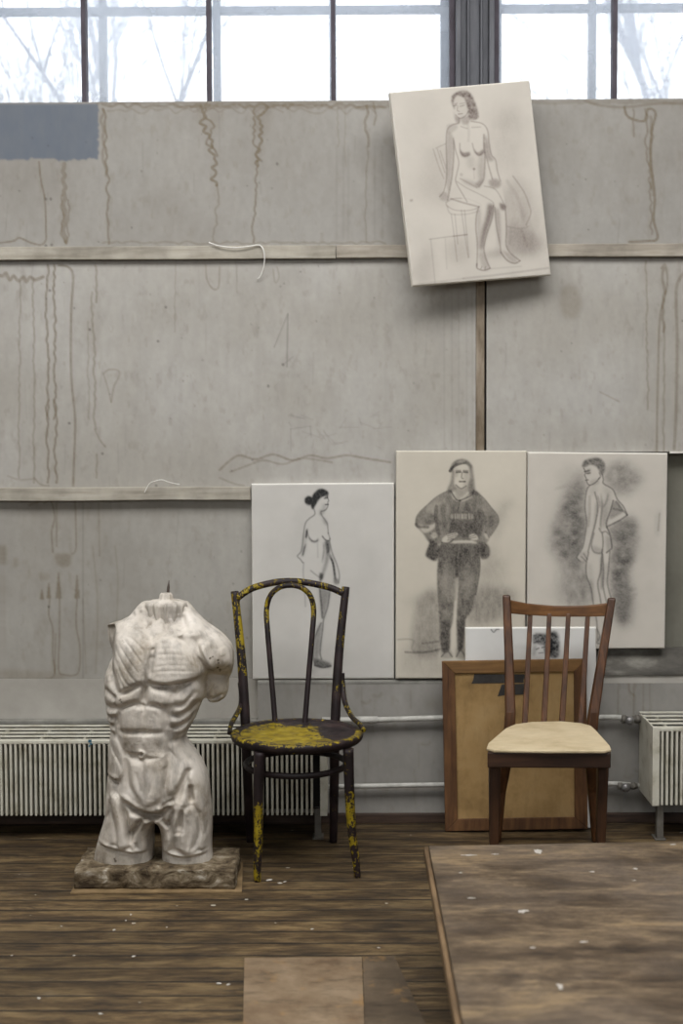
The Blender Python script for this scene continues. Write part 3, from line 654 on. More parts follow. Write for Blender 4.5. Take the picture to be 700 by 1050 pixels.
    # lower left board: dull stain with drip ends and rings
    L([(45, 516), (52, 514), (56, 530), (53, 545), (54, 566)], 1.2, .5, .9); L([(58, 516), (58, 560)], 1, .4, .9); L([(77, 514), (78, 560), (74, 568)], 1.1, .45, .9); L([(101, 516), (102, 570)], .9, .3, .9)
    WR.fill([(56, 568), (72, 568), (72, 578), (66, 582), (58, 578)], .5, 1.2)
    for x, y0, y1, w in ((60, 587, 614, 3.2), (50, 598, 614, 2.4), (79, 590, 614, 3.0), (43, 605, 615, 2.4)): WR.fill([(x - .6, y0), (x + .6, y0), (x + w, y1), (x - w, y1)], .72, .6, smooth=0)
    L([(51, 614), (50, 630), (54, 645), (54, 670), (56, 690), (50, 696), (30, 698)], 1.1, .5, .9); L([(61, 614), (61, 650), (60, 686), (66, 692), (80, 690), (82, 665), (78, 640), (79, 614)], 1.1, .5, .9); L([(57, 650), (56, 690)], 1, .4, 1)
    WR.fill([(0, 560), (6, 560), (6, 576), (0, 578)], .5, 1.2); WR.fill([(14, 572), (18, 572), (18, 580), (14, 582)], .3, 1); WR.fill([(0, 588), (4, 590), (5, 662), (0, 664)], .25, 1.5); WR.fill([(40, 588), (50, 588), (50, 594), (42, 595)], .25, 1.2)
    L([(118, 560), (121, 600), (118, 660)], .8, .25, .9); L([(95, 560), (100, 620), (98, 690)], .9, .25, 1); L([(85, 614), (88, 690)], .8, .25, .9)
    L([(30, 518), (45, 512)], 1.6, .4, 1.2); WR.fill([(0, 686), (60, 690), (60, 698), (0, 698)], .3, 2)
    WR.fill([(20, 514), (110, 514), (100, 600), (30, 600)], .10, 8)
    drip(650, 694, 735, .8, 1.2, .5, 61); L([(644, 695), (645, 708), (650, 713)], 1.2, .55, .8); drip(659, 694, 730, .5, 1, .3, 62); drip(634, 694, 735, .5, .9, .4, 63); drip(666, 694, 738, .4, .8, .3, 64)
    L([(640, 694), (690, 695), (720, 694)], 1.0, .35, 1)
    for k in range(26):
        x = 335 + (k * 47) % 380; y = 700 + (k * 31) % 110; drip(x, y, y + 12 + (k * 7) % 24, .7, .9, .22, 70 + k)
    for k in range(18):
        x = 335 + (k * 61) % 330; y = 702 + (k * 43) % 120; L([(x, y), (x + 4 + k % 5, y + 1), (x + 9, y - 2)], 1.4, .28, 1.2)
    L([(x, 806 + RNG.uniform(-1, 4)) for x in np.linspace(335, 460, 30)], 2.2, .3, 1.5, smooth=2); WR.fill([(440, 716), (455, 716), (455, 728), (436, 726)], .2, 2.5)
    r = random.Random(5)
    for _ in range(150):
        x, y = r.uniform(-20, 720), r.uniform(108, 690); WD.dot((x, y), r.uniform(.3, .8), r.uniform(.25, .6), .6)
    for x, y in ((47, 204), (52, 204), (47, 252), (53, 251), (284, 168), (71, 434), (51, 298), (105, 465), (92, 338), (162, 350), (290, 374), (275, 396), (170, 315), (576, 472), (160, 498), (105, 508), (119, 506), (174, 504), (50, 622)): WD.dot((x, y), 1.1, .7, .6)
    for _ in range(60):
        x, y = r.uniform(-20, 720), r.uniform(110, 690); WD.line([(x, y), (x + r.uniform(-3, 3), y + r.uniform(8, 40))], .6, r.uniform(.06, .16), 1.0, smooth=0)
    WD.line([(295, 322), (281, 356)], .7, .35, .7); WD.line([(295, 322), (294, 376)], .8, .45, .7); WD.line([(290, 374), (300, 366)], .7, .3, .7)
    for k in range(26):
        x, y = 320 + r.uniform(-25, 75), 430 + r.uniform(-6, 30); WD.line([(x, y), (x + r.uniform(-16, 22), y + r.uniform(-5, 12))], .6, .16, .8, smooth=0)
    WD.line([(298, 440), (298, 462)], .7, .25, .8); WD.line([(298, 440), (318, 437)], .7, .2, .8); WD.line([(318, 437), (319, 448)], .7, .25, .8)
    for x in (455, 463, 470, 478, 484): WD.line([(x, 300), (x + .5, 470)], .8, .13, .9, smooth=0)
    for x in (345, 352, 357, 384, 392): WD.line([(x, 150), (x, 245)], .8, .12, 1.2, smooth=0)
    WD.line([(85, 515), (85, 735)], .8, .28, .8, smooth=0)
    WB.fill([(-40, 107), (60, 107), (101, 107)] + [(101 + RNG.uniform(-1.6, .8), y) for y in range(110, 162, 3)] + [(x, 164 + RNG.uniform(-2.2, 1.2)) for x in range(100, -40, -4)], 1, .6, smooth=0)
stains()
wn3 = fnoise(WR.a.shape, 7, 171, 3); wn4 = np.clip((fnoise(WR.a.shape, 24, 181, 5, .5) - .62) * 6, 0, 1)
wn1 = fnoise(WR.a.shape, 160, 101, 5); wn2 = fnoise(WR.a.shape, 30, 131, 4, .35)
WR.a = np.clip(WR.a * (.7 + .5 * fnoise(WR.a.shape, 5, 151, 2)), 0, 1)

def wall_cols(pos, base=(172, 169, 163), warm=(161, 157, 149), dirt=1.0):
    px, py = proj(pos); ir = (px > -29) & (px < 729) & (py > 86) & (py < 849)
    def s(R, a=None):
        keep = R.a
        if a is not None: R.a = a
        o = R.at(px, py); R.a = keep; return np.where(ir, o, 0)
    n1 = WRn(wn1, px, py); n2 = WRn(wn2, px, py)
    c = blend(np.clip((n1 - .3) * 2.2, 0, 1), warm, base) * (0.90 + .14 * n2[..., None]) * (.955 + .09 * WRn(wn3, px, py)[..., None])
    w4 = WRn(wn4, px, py)[..., None] * .22 * dirt; c = c * (1 - w4) + np.array(lin((120, 112, 98))) * w4
    b = s(WB)[..., None] * (.82 + .18 * n2[..., None]); c = c * (1 - b) + np.array(lin((100, 107, 117))) * b
    t = s(WR)[..., None] * .95; c = c * (1 - t) + np.array(lin((106, 93, 72))) * t
    g = s(WD)[..., None] * .8; c = c * (1 - g) + np.array(lin((74, 68, 62))) * g
    return np.clip(c, 0, 1)

def WRn(arr, px, py):
    keep = WR.a; WR.a = arr; o = WR.at(px, py); WR.a = keep; return o

def cols_axis(x0, x1, lo, hi, step):
    a = [x0] if x0 < lo else []
    if x0 < lo: a += list(np.arange(x0 + .2, lo, .2))
    a += list(np.arange(max(x0, lo), min(x1, hi), step))
    if x1 > hi: a += list(np.arange(hi, x1, .2))
    a.append(x1); return np.array(sorted(set(np.round(a, 5))))

def panel(name, x0, x1, z0, z1, d, parent, step=0.0039, back=0.02, base=None, warm=None, zstep=None, dirt=1.0):
    X = cols_axis(x0, x1, -1.34, 1.27, step); Z = np.arange(z1, z0, -(zstep or step * 1.15)); Z = np.append(Z, z0)
    xx, zz = np.meshgrid(X, Z); pos = np.stack([xx, np.full_like(xx, Yd(d)), zz], -1)
    kw = {'dirt': dirt}
    if base: kw['base'] = base
    if warm: kw['warm'] = warm
    return grid_obj(name, pos, M_WALL, parent, wall_cols(pos, **kw), (0, back, 0))

DW, DU = 5.33, 5.38                     # lower wall face, upper board face
ZS, ZT1a, ZT1b = zat(103, DU), zat(252, DU), zat(265.5, DU)
ZM = zat(506, DU); ZL = zat(698, DW); ZR = zat(464.5, DU); XL, XR = -4.2, 4.2
XC = xat(262, DW)
wl = MB().box((XL, .052, -0.02), (XC, .6, ZL)).box((XC, 0.0, -0.02), (xat(596, DW), 0.6, ZL)).box((xat(596, DW), 0.0, -0.02), (XR, 0.6, zat(692, DW)))
wl.box((XL, .13, ZL - .02), (XR, .6, ZS - .02))
wall = struct(wl.build('wall_front', M_WALLPLAIN))
panel('upper_panel', XL, XR, ZT1b - .004, ZS, DU, wall, base=(155, 152, 146), warm=(145, 141, 134))
panel('middle_panel', XL, xat(487.5, DU), ZM - .01, ZT1b - .002, DU, wall)
panel('lower_panel', XL, xat(560, DU), ZL + .001, ZM - .008, DU + .012, wall, base=(160, 157, 150), warm=(148, 144, 136))
panel('right_panel', xat(498.5, DU), XR, ZR, ZT1b - .002, DU, wall, back=.022)
panel('recess_panel', xat(562, DU), XR, zat(672, DU) - .04, ZR + .02, DU + .05, wall, step=.008, base=(128, 126, 115), warm=(110, 108, 97))
MB().box((xat(487.8, DU), Yd(DU) - .004, ZM - .1), (xat(496.3, DU), Yd(DU) + .02, ZT1b - .002)).build('seam_strip', M_SEAM, wall, .002)
MB().box((xat(496, DU), Yd(DU) + .03, ZM - .1), (xat(499, DU), Yd(DU) + .05, ZT1b)).build('seam_gap', M_DARKGAP, wall)
MB().box((xat(686.5, DU), Yd(DU) - .006, ZR - .006), (XR, Yd(DU) + .03, ZR + .001)).build('panel_edge_strip', mat_mottle('white_edge', (200, 196, 186), (216, 212, 204), 8), wall)
# lower wall skin with its own wear
panel('dado_panel', XC, XR, 0.0, ZL - .012, DW - .002, wall, step=.006, back=.002, base=(150, 147, 141), warm=(130, 127, 121))
panel('low_left_panel', XL, XC, zat(737, DU), ZL - .003, DU + .004, wall, base=(164, 162, 155), warm=(150, 147, 139))
panel('back_panel', XL, XC, 0.0, zat(741, DU), DU - .004, wall, step=.01, back=.004, base=(120, 118, 112), warm=(104, 102, 96), dirt=1.5)
MB().box((XL, .02, zat(741, DU)), (XC, .06, zat(736.2, DU))).build('panel_foot_strip', mat_mottle('grey_foot_strip', (112, 110, 103), (140, 138, 130), 12, .9), wall, .004)
# sloping dusty ledge to the right
zl0, zl1 = zat(690, DW), zat(666.5, DU)
lx0 = xat(596, DW); n_ = 90
prof = [(-.006, zl0 - .012), (-.008, zl0 - .002), (0.004, zl0 + .006), (.03, zl0 + .03), (.048, zl1 - .004), (.06, zl1), (.13, zl1)]
lg = MB(); vs = []; xs_ = np.linspace(lx0, 2.4, n_)
for i, x in enumerate(xs_):
    for (yy, zz) in prof: vs.append((x, yy + .004 * mnoise.noise((x * 14, zz * 30, 1)), zz + .005 * mnoise.noise((x * 22, yy * 30, 7))))
m_ = len(prof)
lg.add(vs, [(i * m_ + k, (i + 1) * m_ + k, (i + 1) * m_ + k + 1, i * m_ + k + 1) for i in range(n_ - 1) for k in range(m_ - 1)], True)
lg.build('sloped_ledge', mat_mottle('dusty_ledge', (62, 60, 56), (88, 85, 79), 11, 0.95, c3=(132, 129, 121), lo=.3, hi=.75, bump=.6, bscale=40, stretch=(.5, 1, 1)), wall)
# left ledge lip and the ragged plaster band above the radiator
lb = MB(); vs = []; xs_ = np.linspace(XC, lx0, 120)
for x in xs_:
    for (yy, zz) in ((0.05, ZL + .001), (0.002, ZL + .001), (-.0022, ZL - .002), (-.003, ZL - .010), (-.0018, ZL - .014)): vs.append((x, yy, zz + .0012 * mnoise.noise((x * 30, zz * 60, 3))))
lb.add(vs, [(i * 5 + k, (i + 1) * 5 + k, (i + 1) * 5 + k + 1, i * 5 + k + 1) for i in range(119) for k in range(4)], True)
lb.build('ledge_lip', mat_mottle('ledge_paint', (112, 110, 104), (138, 136, 129), 14, 0.9), wall)
# battens
xs1 = xat(345, DU)
def batten(n, x0, x1, z0, z1, m, d=DU, out=.022):
    b = MB(); N = 60; vs = []
    for i in range(N + 1):
        x = x0 + (x1 - x0) * i / N; w = .0025 * mnoise.noise((x * 2.2, n, 0)) + .0012 * mnoise.noise((x * 11, n, 4))
        vs += [(x, Yd(d) - out, z0 + w), (x, Yd(d) + .002, z0 + w), (x, Yd(d) + .002, z1 + w * .4), (x, Yd(d) - out, z1 + w * .4)]
    b.add(vs, [(i * 4 + k, i * 4 + (k + 1) % 4, (i + 1) * 4 + (k + 1) % 4, (i + 1) * 4 + k) for i in range(N) for k in range(4)] + [(3, 2, 1, 0), (N * 4, N * 4 + 1, N * 4 + 2, N * 4 + 3)])
    return struct(b.build('trim_%d' % n, m, None, .0025))
batten(1, XL, xs1, ZT1b, ZT1a, M_BATTEN); batten(2, xs1 + .002, XR, ZT1b + .002, ZT1a, M_BATTENRAW)
batten(3, XL, xat(256.6, DU), zat(512, DU), zat(498.5, DU), M_BATTEN, out=.024)
M_BB = mat_wood('brown_baseboard', (44, 33, 26), (60, 45, 35), (78, 60, 47), 'x', 0.7)
struct(MB().box((XL, -.02, 0), (XR, 0.0, .038)).build('baseboard_front', M_BB, None, .004))

# window wall above, pillar, windows
ZW = 4.05
M_PIL = mat_mottle('dark_grey_steel_paint', (74, 75, 80), (94, 95, 100), 9, 0.55, 0.4, stretch=(3, 3, .6), bump=.2)
wh = MB().box((XL, .14, ZW), (XR, .6, 4.6)); wh.build('lintel', M_WALLPLAIN, wall)
px0, px1 = xat(467, 5.40, 50), xat(507, 5.40, 50)
pil = MB(); yb = Yd(5.40); pw = px1 - px0
for a, b, f in ((0, .14, 0), (.14, .3, .03), (.3, .36, .008), (.36, .64, .035), (.64, .7, .008), (.7, .86, .03), (.86, 1, 0)):
    pil.box((px0 + pw * a, yb + f, ZS - .25), (px0 + pw * b, yb + .16, 4.6))
struct(pil.build('trim_4', M_PIL, None, .003))
M_MUL = mat_mottle('dark_mullion_paint', (62, 56, 62), (82, 76, 84), 10, 0.6)
M_OUT = mat_mottle('blue_grey_outer_frame', (96, 104, 114), (120, 128, 138), 6, 0.7)
def glass_mat():
    t = NT('dusty_window_glass'); v = t.coords(scale=(1, 1, 1))
    tr = t.new('ShaderNodeBsdfTransparent'); tl = t.new('ShaderNodeBsdfTranslucent')
    tr.inputs['Color'].default_value = (.97, .98, 1, 1); tl.inputs['Color'].default_value = (.86, .89, .93, 1)
    f = t.ramp(t.noise(v, 2.2, 6, .6), [(.3, wk(.2)), (.7, wk(.34))])
    mx = t.new('ShaderNodeMixShader'); t.link(f, mx.inputs[0]); t.link(tr.outputs[0], mx.inputs[1]); t.link(tl.outputs[0], mx.inputs[2])
    gl = t.new('ShaderNodeBsdfGlossy'); gl.inputs['Roughness'].default_value = .08; fr = t.new('ShaderNodeFresnel'); fr.inputs['IOR'].default_value = 1.3
    m2 = t.new('ShaderNodeMixShader'); t.link(fr.outputs[0], m2.inputs[0]); t.link(mx.outputs[0], m2.inputs[1]); t.link(gl.outputs[0], m2.inputs[2])
    t.link(m2.outputs[0], t.out.inputs['Surface']); t.n.remove(t.b); return t.m
M_GLASS = glass_mat()
def window(n, x0, x1, inner, outer, wide=None):
    fr = MB(); y = Yd(5.43); z0 = ZS - .06
    fr.box((x0, y, z0 - .02), (x1, y + .05, z0 + .03)).box((x0, y, ZW - .05), (x1, y + .05, ZW)).box((x0, y, z0), (x0 + .02, y + .05, ZW)).box((x1 - .02, y, z0), (x1, y + .05, ZW))
    f = struct(fr.build('window_%d' % n, M_MUL, None, .003))
    for px in inner:
        x = xat(px, 5.43, 50); MB().box((x - .0085, y - .012, z0), (x + .0085, y + .04, ZW)).build('mullion', M_MUL, f, .002)
    MB().box((x0 + .01, y + .045, z0), (x1 - .01, y + .049, ZW)).build('pane', M_GLASS, f)
    yo = Yd(5.68); of = MB()
    zb = P(350, 9, 5.68).z
    of.box((x0 - .1, yo, zb - .014), (x1 + .1, yo + .04, zb + .014)).box((x0 - .1, yo, z0 - .08), (x1 + .1, yo + .04, z0 - .02))
    for px, w in outer:
        x = xat(px, 5.68, 50); of.box((x - w, yo - .004, z0 - .06), (x + w, yo + .044, ZW))
    of.build('outer_frame', M_OUT, f, .003)
window(1, XL, px0, (-42, 86, 214, 341.5), ((-12, .014), (105, .014), (222, .014), (341, .014), (459.5, .03)))
window(2, px1, XR, (630, 757), ((607.5, .014), (725, .014), (512, .008)))
zg = MB().box((-30, .7, -.3), (30, 60, -.25))
struct(zg.build('ground', mat_mottle('old_snow', (190, 194, 200), (222, 226, 232), .6, .9)))

# bare trees outside, beyond the glass
M_BARK = mat_mottle('grey_bark', (140, 142, 148), (166, 168, 174), 9, .9, stretch=(1, 1, .3))
def tree(x, y, h, seed, label, lean=0.0, spread=.8):
    r = random.Random(seed); b = MB(); tw = MB()
    t = thing('bare_tree', (x, y, -.27), label, 'tree', None)
    def branch(p, dr, L, rad, depth):
        pts = [Vector(p)]; d = Vector(dr).normalized(); n = 6
        for k in range(n):
            d = (d + Vector((r.uniform(-.16, .16), r.uniform(-.16, .16), r.uniform(-.05, .12)))).normalized(); pts.append(pts[-1] + d * (L / n))
        rs = [rad * (1 - .75 * k / n) for k in range(n + 1)]
        (b if depth < 2 else tw).tube(pts, rs, 7 if depth < 2 else 4)
        if depth >= 4: return
        for k in range(2, n + 1):
            for _ in range(2 if depth < 3 else 1):
                if r.random() < .8:
                    a = r.uniform(0, 6.28); e = spread * r.uniform(.5, 1.2)
                    nd = (d + Vector((math.cos(a) * e, math.sin(a) * e, r.uniform(-.15, .35)))).normalized()
                    branch(pts[k], nd, L * r.uniform(.38, .62), max(rs[k] * .6, .006), depth + 1)
    branch((x, y, -.27), (lean, 0, 1), h, h * .016, 0)
    b.build('trunk', M_BARK, t); tw.build('twigs', M_BARK, t)
tree(-1.55, 6.6, 6.0, 3, 'bare winter tree behind the left window pane, pale trunk between two bars', .02, .6)
tree(-6.6, 15.5, 7.4, 8, 'bare winter tree outside beyond the far left window pane', .1, .6)
tree(4.6, 11.5, 7.2, 12, 'bare winter tree outside beyond the right window', -.08, .65)

# floor, side walls, ceiling
def floor_mat():
    t = NT('worn_plank_floor'); tc = t.new('ShaderNodeTexCoord')
    br = t.new('ShaderNodeTexBrick'); t.link(t.coords(loc=(23.3, .03, 0)), br.inputs['Vector'])
    br.offset = .37; br.inputs['Scale'].default_value = 1.0; br.inputs['Brick Width'].default_value = 60.0; br.inputs['Row Height'].default_value = .096
    br.inputs['Mortar Size'].default_value = .0055; br.inputs['Mortar Smooth'].default_value = .5; br.inputs['Bias'].default_value = 0
    br.inputs['Color1'].default_value = wk(.25); br.inputs['Color2'].default_value = wk(.9); br.inputs['Mortar'].default_value = wk(0)
    g = t.noise(t.coords(scale=(1.8, 15, 1)), 3.6, 9, .7, .5)
    blot = t.noise(t.coords(scale=(1.1, 4.2, 1)), 3.4, 9, .7, .3)
    big = t.noise(t.coords(scale=(.8, 1.2, 1), loc=(3, 1, 0)), 1.5, 5, .6)
    fine = t.noise(t.coords(scale=(2.2, 34, 1)), 8, 7, .68)
    base = t.ramp(g, [(.34, lin4((44, 34, 23))), (.47, lin4((82, 66, 44))), (.56, lin4((114, 94, 64))), (.7, lin4((138, 117, 82)))])
    worn = t.ramp(blot, [(.4, lin4((38, 31, 25))), (.49, lin4((84, 67, 45))), (.56, lin4((118, 98, 68))), (.66, lin4((140, 120, 86)))])
    c = t.mix(.6, base, worn)
    c = t.mix(.7, c, t.ramp(fine, [(.38, wk(.34)), (.54, wk(1.2))]), 'MULTIPLY')
    c = t.mix(1, c, t.ramp(big, [(.35, wk(.62)), (.62, wk(1.0))]), 'MULTIPLY')
    dk = t.noise(t.coords(scale=(1.6, 7, 1), loc=(7, 2, 0)), 4.2, 8, .72, .4); c = t.mix(t.ramp(dk, [(.54, wk(0)), (.64, wk(.75))]), c, lin4((44, 36, 30)))
    pl = t.ramp(br.outputs['Color'], [(0, wk(.72)), (1, wk(1.06))]); c = t.mix(1, c, pl, 'MULTIPLY')
    seam = t.math('MULTIPLY', br.outputs['Fac'], t.ramp(t.noise(t.coords(scale=(3, 9, 1)), 2, 4), [(.3, wk(.55)), (.6, wk(1))]))
    c = t.mix(seam, c, lin4((20, 16, 13)))
    # paint and plaster flecks
    vo = t.new('ShaderNodeTexVoronoi'); vo.inputs['Scale'].default_value = 9; vo.inputs['Randomness'].default_value = 1; t.link(t.coords(scale=(1, 1.3, 1)), vo.inputs['Vector'])
    sel = t.new('ShaderNodeSeparateColor'); t.link(vo.outputs['Color'], sel.inputs[0])
    rad = t.math('MULTIPLY', t.math('SUBTRACT', sel.outputs[0], .5, True), .15)
    fl = t.math('LESS_THAN', t.math('ADD', vo.outputs['Distance'], t.math('MULTIPLY', t.math('SUBTRACT', t.noise(t.coords(), 60, 2), .5), .09)), rad)
    c = t.mix(t.math('MULTIPLY', fl, .75), c, lin4((196, 190, 176)))
    dust = t.ramp(t.noise(t.coords(scale=(1, 1.6, 1)), 2.4, 8, .7), [(.62, wk(0)), (.76, wk(.4))])
    c = t.mix(dust, c, lin4((122, 114, 102)))
    t.color(c); t.rough(t.ramp(blot, [(.3, wk(.72)), (.7, wk(.5))]), .3)
    h = t.math('SUBTRACT', t.math('MULTIPLY', fine, .3), br.outputs['Fac']); t.bump(h, .6, .006)
    return t.m
struct(MB().box((XL, -9.2, -.05), (XR, 0.3, 0)).build('floor', floor_mat()))
M_SIDE = mat_mottle('whitewashed_wall', (112, 110, 106), (134, 132, 127), 2, .92)
struct(MB().box((XL - .1, -9.2, 0), (XL, .6, 4.6)).build('wall_left', M_SIDE))
struct(MB().box((XR, -9.2, 0), (XR + .1, .6, 4.6)).build('wall_right', M_SIDE))
bw = MB().box((XL, -9.3, 0), (XR, -9.2, 2.2)).box((XL, -9.3, 4.1), (XR, -9.2, 4.6)).box((XL, -9.3, 2.2), (-3.4, -9.2, 4.1)).box((3.4, -9.3, 2.2), (XR, -9.2, 4.1))
struct(bw.build('wall_back', M_SIDE))
SK = (-3.0, 2.6, -3.8, -1.7)      # roof light opening
ce = MB().box((XL, -9.3, 4.6), (XR, SK[2], 4.7)).box((XL, SK[3], 4.6), (XR, .6, 4.7)).box((XL, SK[2], 4.6), (SK[0], SK[3], 4.7)).box((SK[1], SK[2], 4.6), (XR, SK[3], 4.7))
struct(ce.build('ceiling', M_SIDE))

# daylight: overcast sky, the roof light and the windows behind the camera
w = bpy.data.worlds.new('overcast_sky'); S.world = w; w.use_nodes = True
bg = w.node_tree.nodes['Background']; bg.inputs['Color'].default_value = (.93, .965, 1.0, 1); bg.inputs['Strength'].default_value = 2.6
def area(name, loc, rot, sx, sy, power, col):
    l = bpy.data.lights.new(name, 'AREA'); l.shape = 'RECTANGLE'; l.size = sx; l.size_y = sy; l.energy = power; l.color = col
    o = bpy.data.objects.new(name, l); COL.objects.link(o); o.location = loc; o.rotation_euler = rot; return o
area('roof_light_daylight', ((SK[0] + SK[1]) / 2, (SK[2] + SK[3]) / 2, 4.66), (0, 0, 0), SK[1] - SK[0], SK[3] - SK[2], 262, (1.0, .978, .962))
area('rear_window_daylight', (0, -9.22, 3.15), (math.radians(90), 0, 0), 6.8, 1.9, 48, (1.0, .98, .968))
S.view_settings.view_transform = 'Standard'; S.view_settings.look = 'None'; S.view_settings.gamma = 1.0; S.view_settings.exposure = 0.0; S.view_settings.use_curve_mapping = False
S.cycles.use_denoising = True
S.cycles.max_bounces = 8; S.cycles.diffuse_bounces = 5; S.cycles.transparent_max_bounces = 12
# ------------------------------------------------------------------ plaster anatomy torso
def plaster_mat():
    t = NT('grimy_white_plaster'); v = t.coords()
    n = t.noise(v, 7, 7, .65); n2 = t.noise(t.coords(scale=(1, 1, .35)), 26, 5, .6)
    c = t.ramp(n, [(.34, lin4((150, 139, 123))), (.47, lin4((193, 185, 173))), (.7, lin4((211, 204, 194)))])
    c = t.mix(.8, c, t.ramp(n2, [(.34, wk(.58)), (.52, wk(1))]), 'MULTIPLY')
    n4 = t.noise(t.coords(scale=(1, 1, .8), loc=(5, 2, 1)), 18, 8, .72); c = t.mix(t.ramp(n4, [(.6, wk(0)), (.7, wk(.5))]), c, lin4((120, 106, 84)))
    a = t.attr('paint'); c = t.mix(1, c, a.outputs['Color'], 'MULTIPLY')
    t.color(c); t.rough(.62, .35)
    t.bump(t.math('ADD', t.noise(v, 70, 5, .6), t.math('MULTIPLY', t.noise(v, 240, 3), .4)), .4, .003); return t.m
M_PLASTER = plaster_mat()

def torso():
    D0 = 4.68; root = thing('plaster_torso', P(165, 880, D0), 'white plaster anatomical torso with cut limbs on a dirty slab, left of the yellow chair', 'sculpture')
    SC = D0 / FPX
    H = Ras(92, 600, 248, 930, 2.0)
    C1 = (60, 580, 3.09); C4 = (100, 600, 4.667); C5 = (70, 740, 3.889)
    def c(k): H.conv(*k)
    c(C1)
    sil = [(148, 192), (152, 240), (166, 282), (156, 322), (150, 372), (152, 420), (158, 448), (160, 480), (168, 500), (168, 545), (163, 600), (160, 650), (156, 700), (152, 770), (148, 800), (132, 850), (118, 905), (112, 960), (110, 1010),
           (300, 1010), (301, 930), (303, 880), (303, 835), (308, 806), (315, 800), (322, 808), (328, 845), (330, 880), (330, 930), (330, 1010), (488, 1010), (486, 900), (487, 790), (481, 720), (474, 662), (452, 610), (424, 570), (404, 545), (412, 520), (434, 482), (452, 436), (464, 418), (478, 440), (505, 440), (526, 424), (534, 395), (534, 372), (546, 345), (556, 300), (552, 262), (536, 236), (505, 206), (470, 180), (440, 152), (415, 124), (395, 112), (300, 112), (280, 112), (256, 120), (238, 142), (222, 160), (190, 176)]
    M = H.mask(sil, 0.0, 3) > .5
    # inflate: solve laplace(u) = -1 inside the outline, coarse to fine
    def solve(m, it, u=None):
        u = np.zeros(m.shape) if u is None else u
        for _ in range(it):
            p = np.pad(u, 1, mode='edge'); u = np.where(m, .25 * (p[:-2, 1:-1] + p[2:, 1:-1] + p[1:-1, :-2] + p[1:-1, 2:] + 1.0), 0)
        return u
    m4 = M[::4, ::4]; u = solve(m4, 1500) * 16
    u2 = np.kron(u, np.ones((4, 4)))[:M.shape[0], :M.shape[1]]; u2 = np.pad(u2, ((0, M.shape[0] - u2.shape[0]), (0, M.shape[1] - u2.shape[1])), mode='edge')
    u2 = solve(M, 160, np.where(M, blur(u2, 4), 0))
    infl = np.sqrt(np.maximum(u2, 0)) / 2.0                     # in frame px
    infl = infl / infl.max()
    depth = 46 * infl ** .82
    # muscles: signed heights in frame px, traced tile by tile
    H.a[:] = 0
    def rg(p, w, h): H.ridge(p, w, h)
    def G(p, w, h): H.ridge(p, w, -h, taper=.2)
    def Cu(p, h, soft=1.6): H.a = H.a + h * H.mask(p, soft, 4)
    def T(x, y): H.conv(x, y, 8.75)
    H.conv(0, 0, 1)
    Cu([(112, 640), (150, 632), (190, 640), (212, 660), (212, 690), (200, 740), (160, 752), (120, 745), (112, 700)], 4, 9)
    Cu([(121.5, 649), (133, 639), (152, 642), (161, 652), (158, 670), (154.5, 689), (146, 695), (132, 702), (127, 698), (122, 682), (119, 664)], 5.5, 1.8)
    Cu([(160, 653), (172, 646), (190, 651), (203, 664), (211.5, 682), (210, 687), (196, 691.5), (180, 693.5), (168, 692), (158.5, 687), (157, 670)], 6.0, 1.7)
    T(100, 605)
    Cu([(60, 330), (160, 312), (182, 350), (186, 480), (160, 580), (120, 640), (60, 560)], -10, .8); G([(165, 320), (190, 400), (188, 500), (150, 620)], 4, 3); G([(120, 350), (140, 450), (125, 560)], 3, 1.5)
    rg([(80, 325), (180, 275), (240, 240)], 5, 3.2); Cu([(250, 220), (310, 150), (400, 130), (440, 220), (470, 300), (380, 280)], 3.5, 1.4); G([(400, 160), (440, 250), (490, 310)], 6, 6); G([(470, 120), (492, 240)], 5, 4); G([(310, 170), (350, 230)], 4, 2.2); G([(370, 130), (410, 220)], 4, 2.6); G([(280, 215), (330, 205), (400, 230)], 3, 1.8)
    rg([(250, 250), (350, 295), (480, 320)], 7, 3.0)
    for p in ([(205, 440), (270, 560), (340, 660)], [(230, 400), (330, 540), (430, 660)], [(270, 360), (380, 480), (470, 590)], [(330, 360), (420, 420), (500, 500)], [(190, 500), (240, 610), (290, 700)]): G(p, 2.0, .6)
    G([(545, 380), (560, 470), (545, 560), (540, 660), (535, 740)], 4.5, 2.6); G([(530, 470), (580, 460)], 2.5, 1.0); G([(520, 540), (590, 530)], 2.5, 1.0)
    T(165, 605)
    G([(195, 190), (225, 270), (252, 350)], 7, 6); G([(90, 230), (85, 350)], 4, 3.5); G([(150, 200), (165, 300)], 4, 2.6); rg([(195, 315), (215, 335), (240, 350)], 4, 3); rg([(230, 160), (310, 260), (420, 340)], 11, 2.6); rg([(110, 345), (300, 352), (480, 372)], 6, 2.4)
    G([(130, 362), (230, 412), (335, 530), (420, 630), (465, 710)], 3.6, 3.4); G([(300, 352), (370, 475), (430, 580), (480, 700)], 3.0, 2.2); Cu([(390, 430), (500, 385), (600, 440), (645, 560), (645, 720), (500, 730), (445, 640), (395, 520)], 8, 2.0); G([(470, 440), (500, 560), (540, 700)], 3.5, 1.6); G([(590, 480), (610, 600), (600, 720)], 3, 1.4); rg([(560, 480), (580, 560)], 5, 1.2)
    for k in range(7): G([(20 - 60 + 6 * k, 420 + 48 * k), (150, 405 + 48 * k), (300 + 22 * k, 440 + 44 * k)], 2.0, .12 + .1 * (k % 3))
    T(100, 675)
    G([(185, 30), (225, 170), (262, 255)], 4.5, 3.4); G([(235, 20), (320, 140), (380, 190)], 2.2, .9); G([(300, 10), (390, 110), (440, 150)], 2.2, .8); G([(200, 0), (270, 130), (310, 220)], 2.2, .7); G([(262, 250), (330, 222), (400, 180), (470, 135)], 4.5, 4.2); rg([(460, 120), (490, 128), (525, 135)], 5, 2)
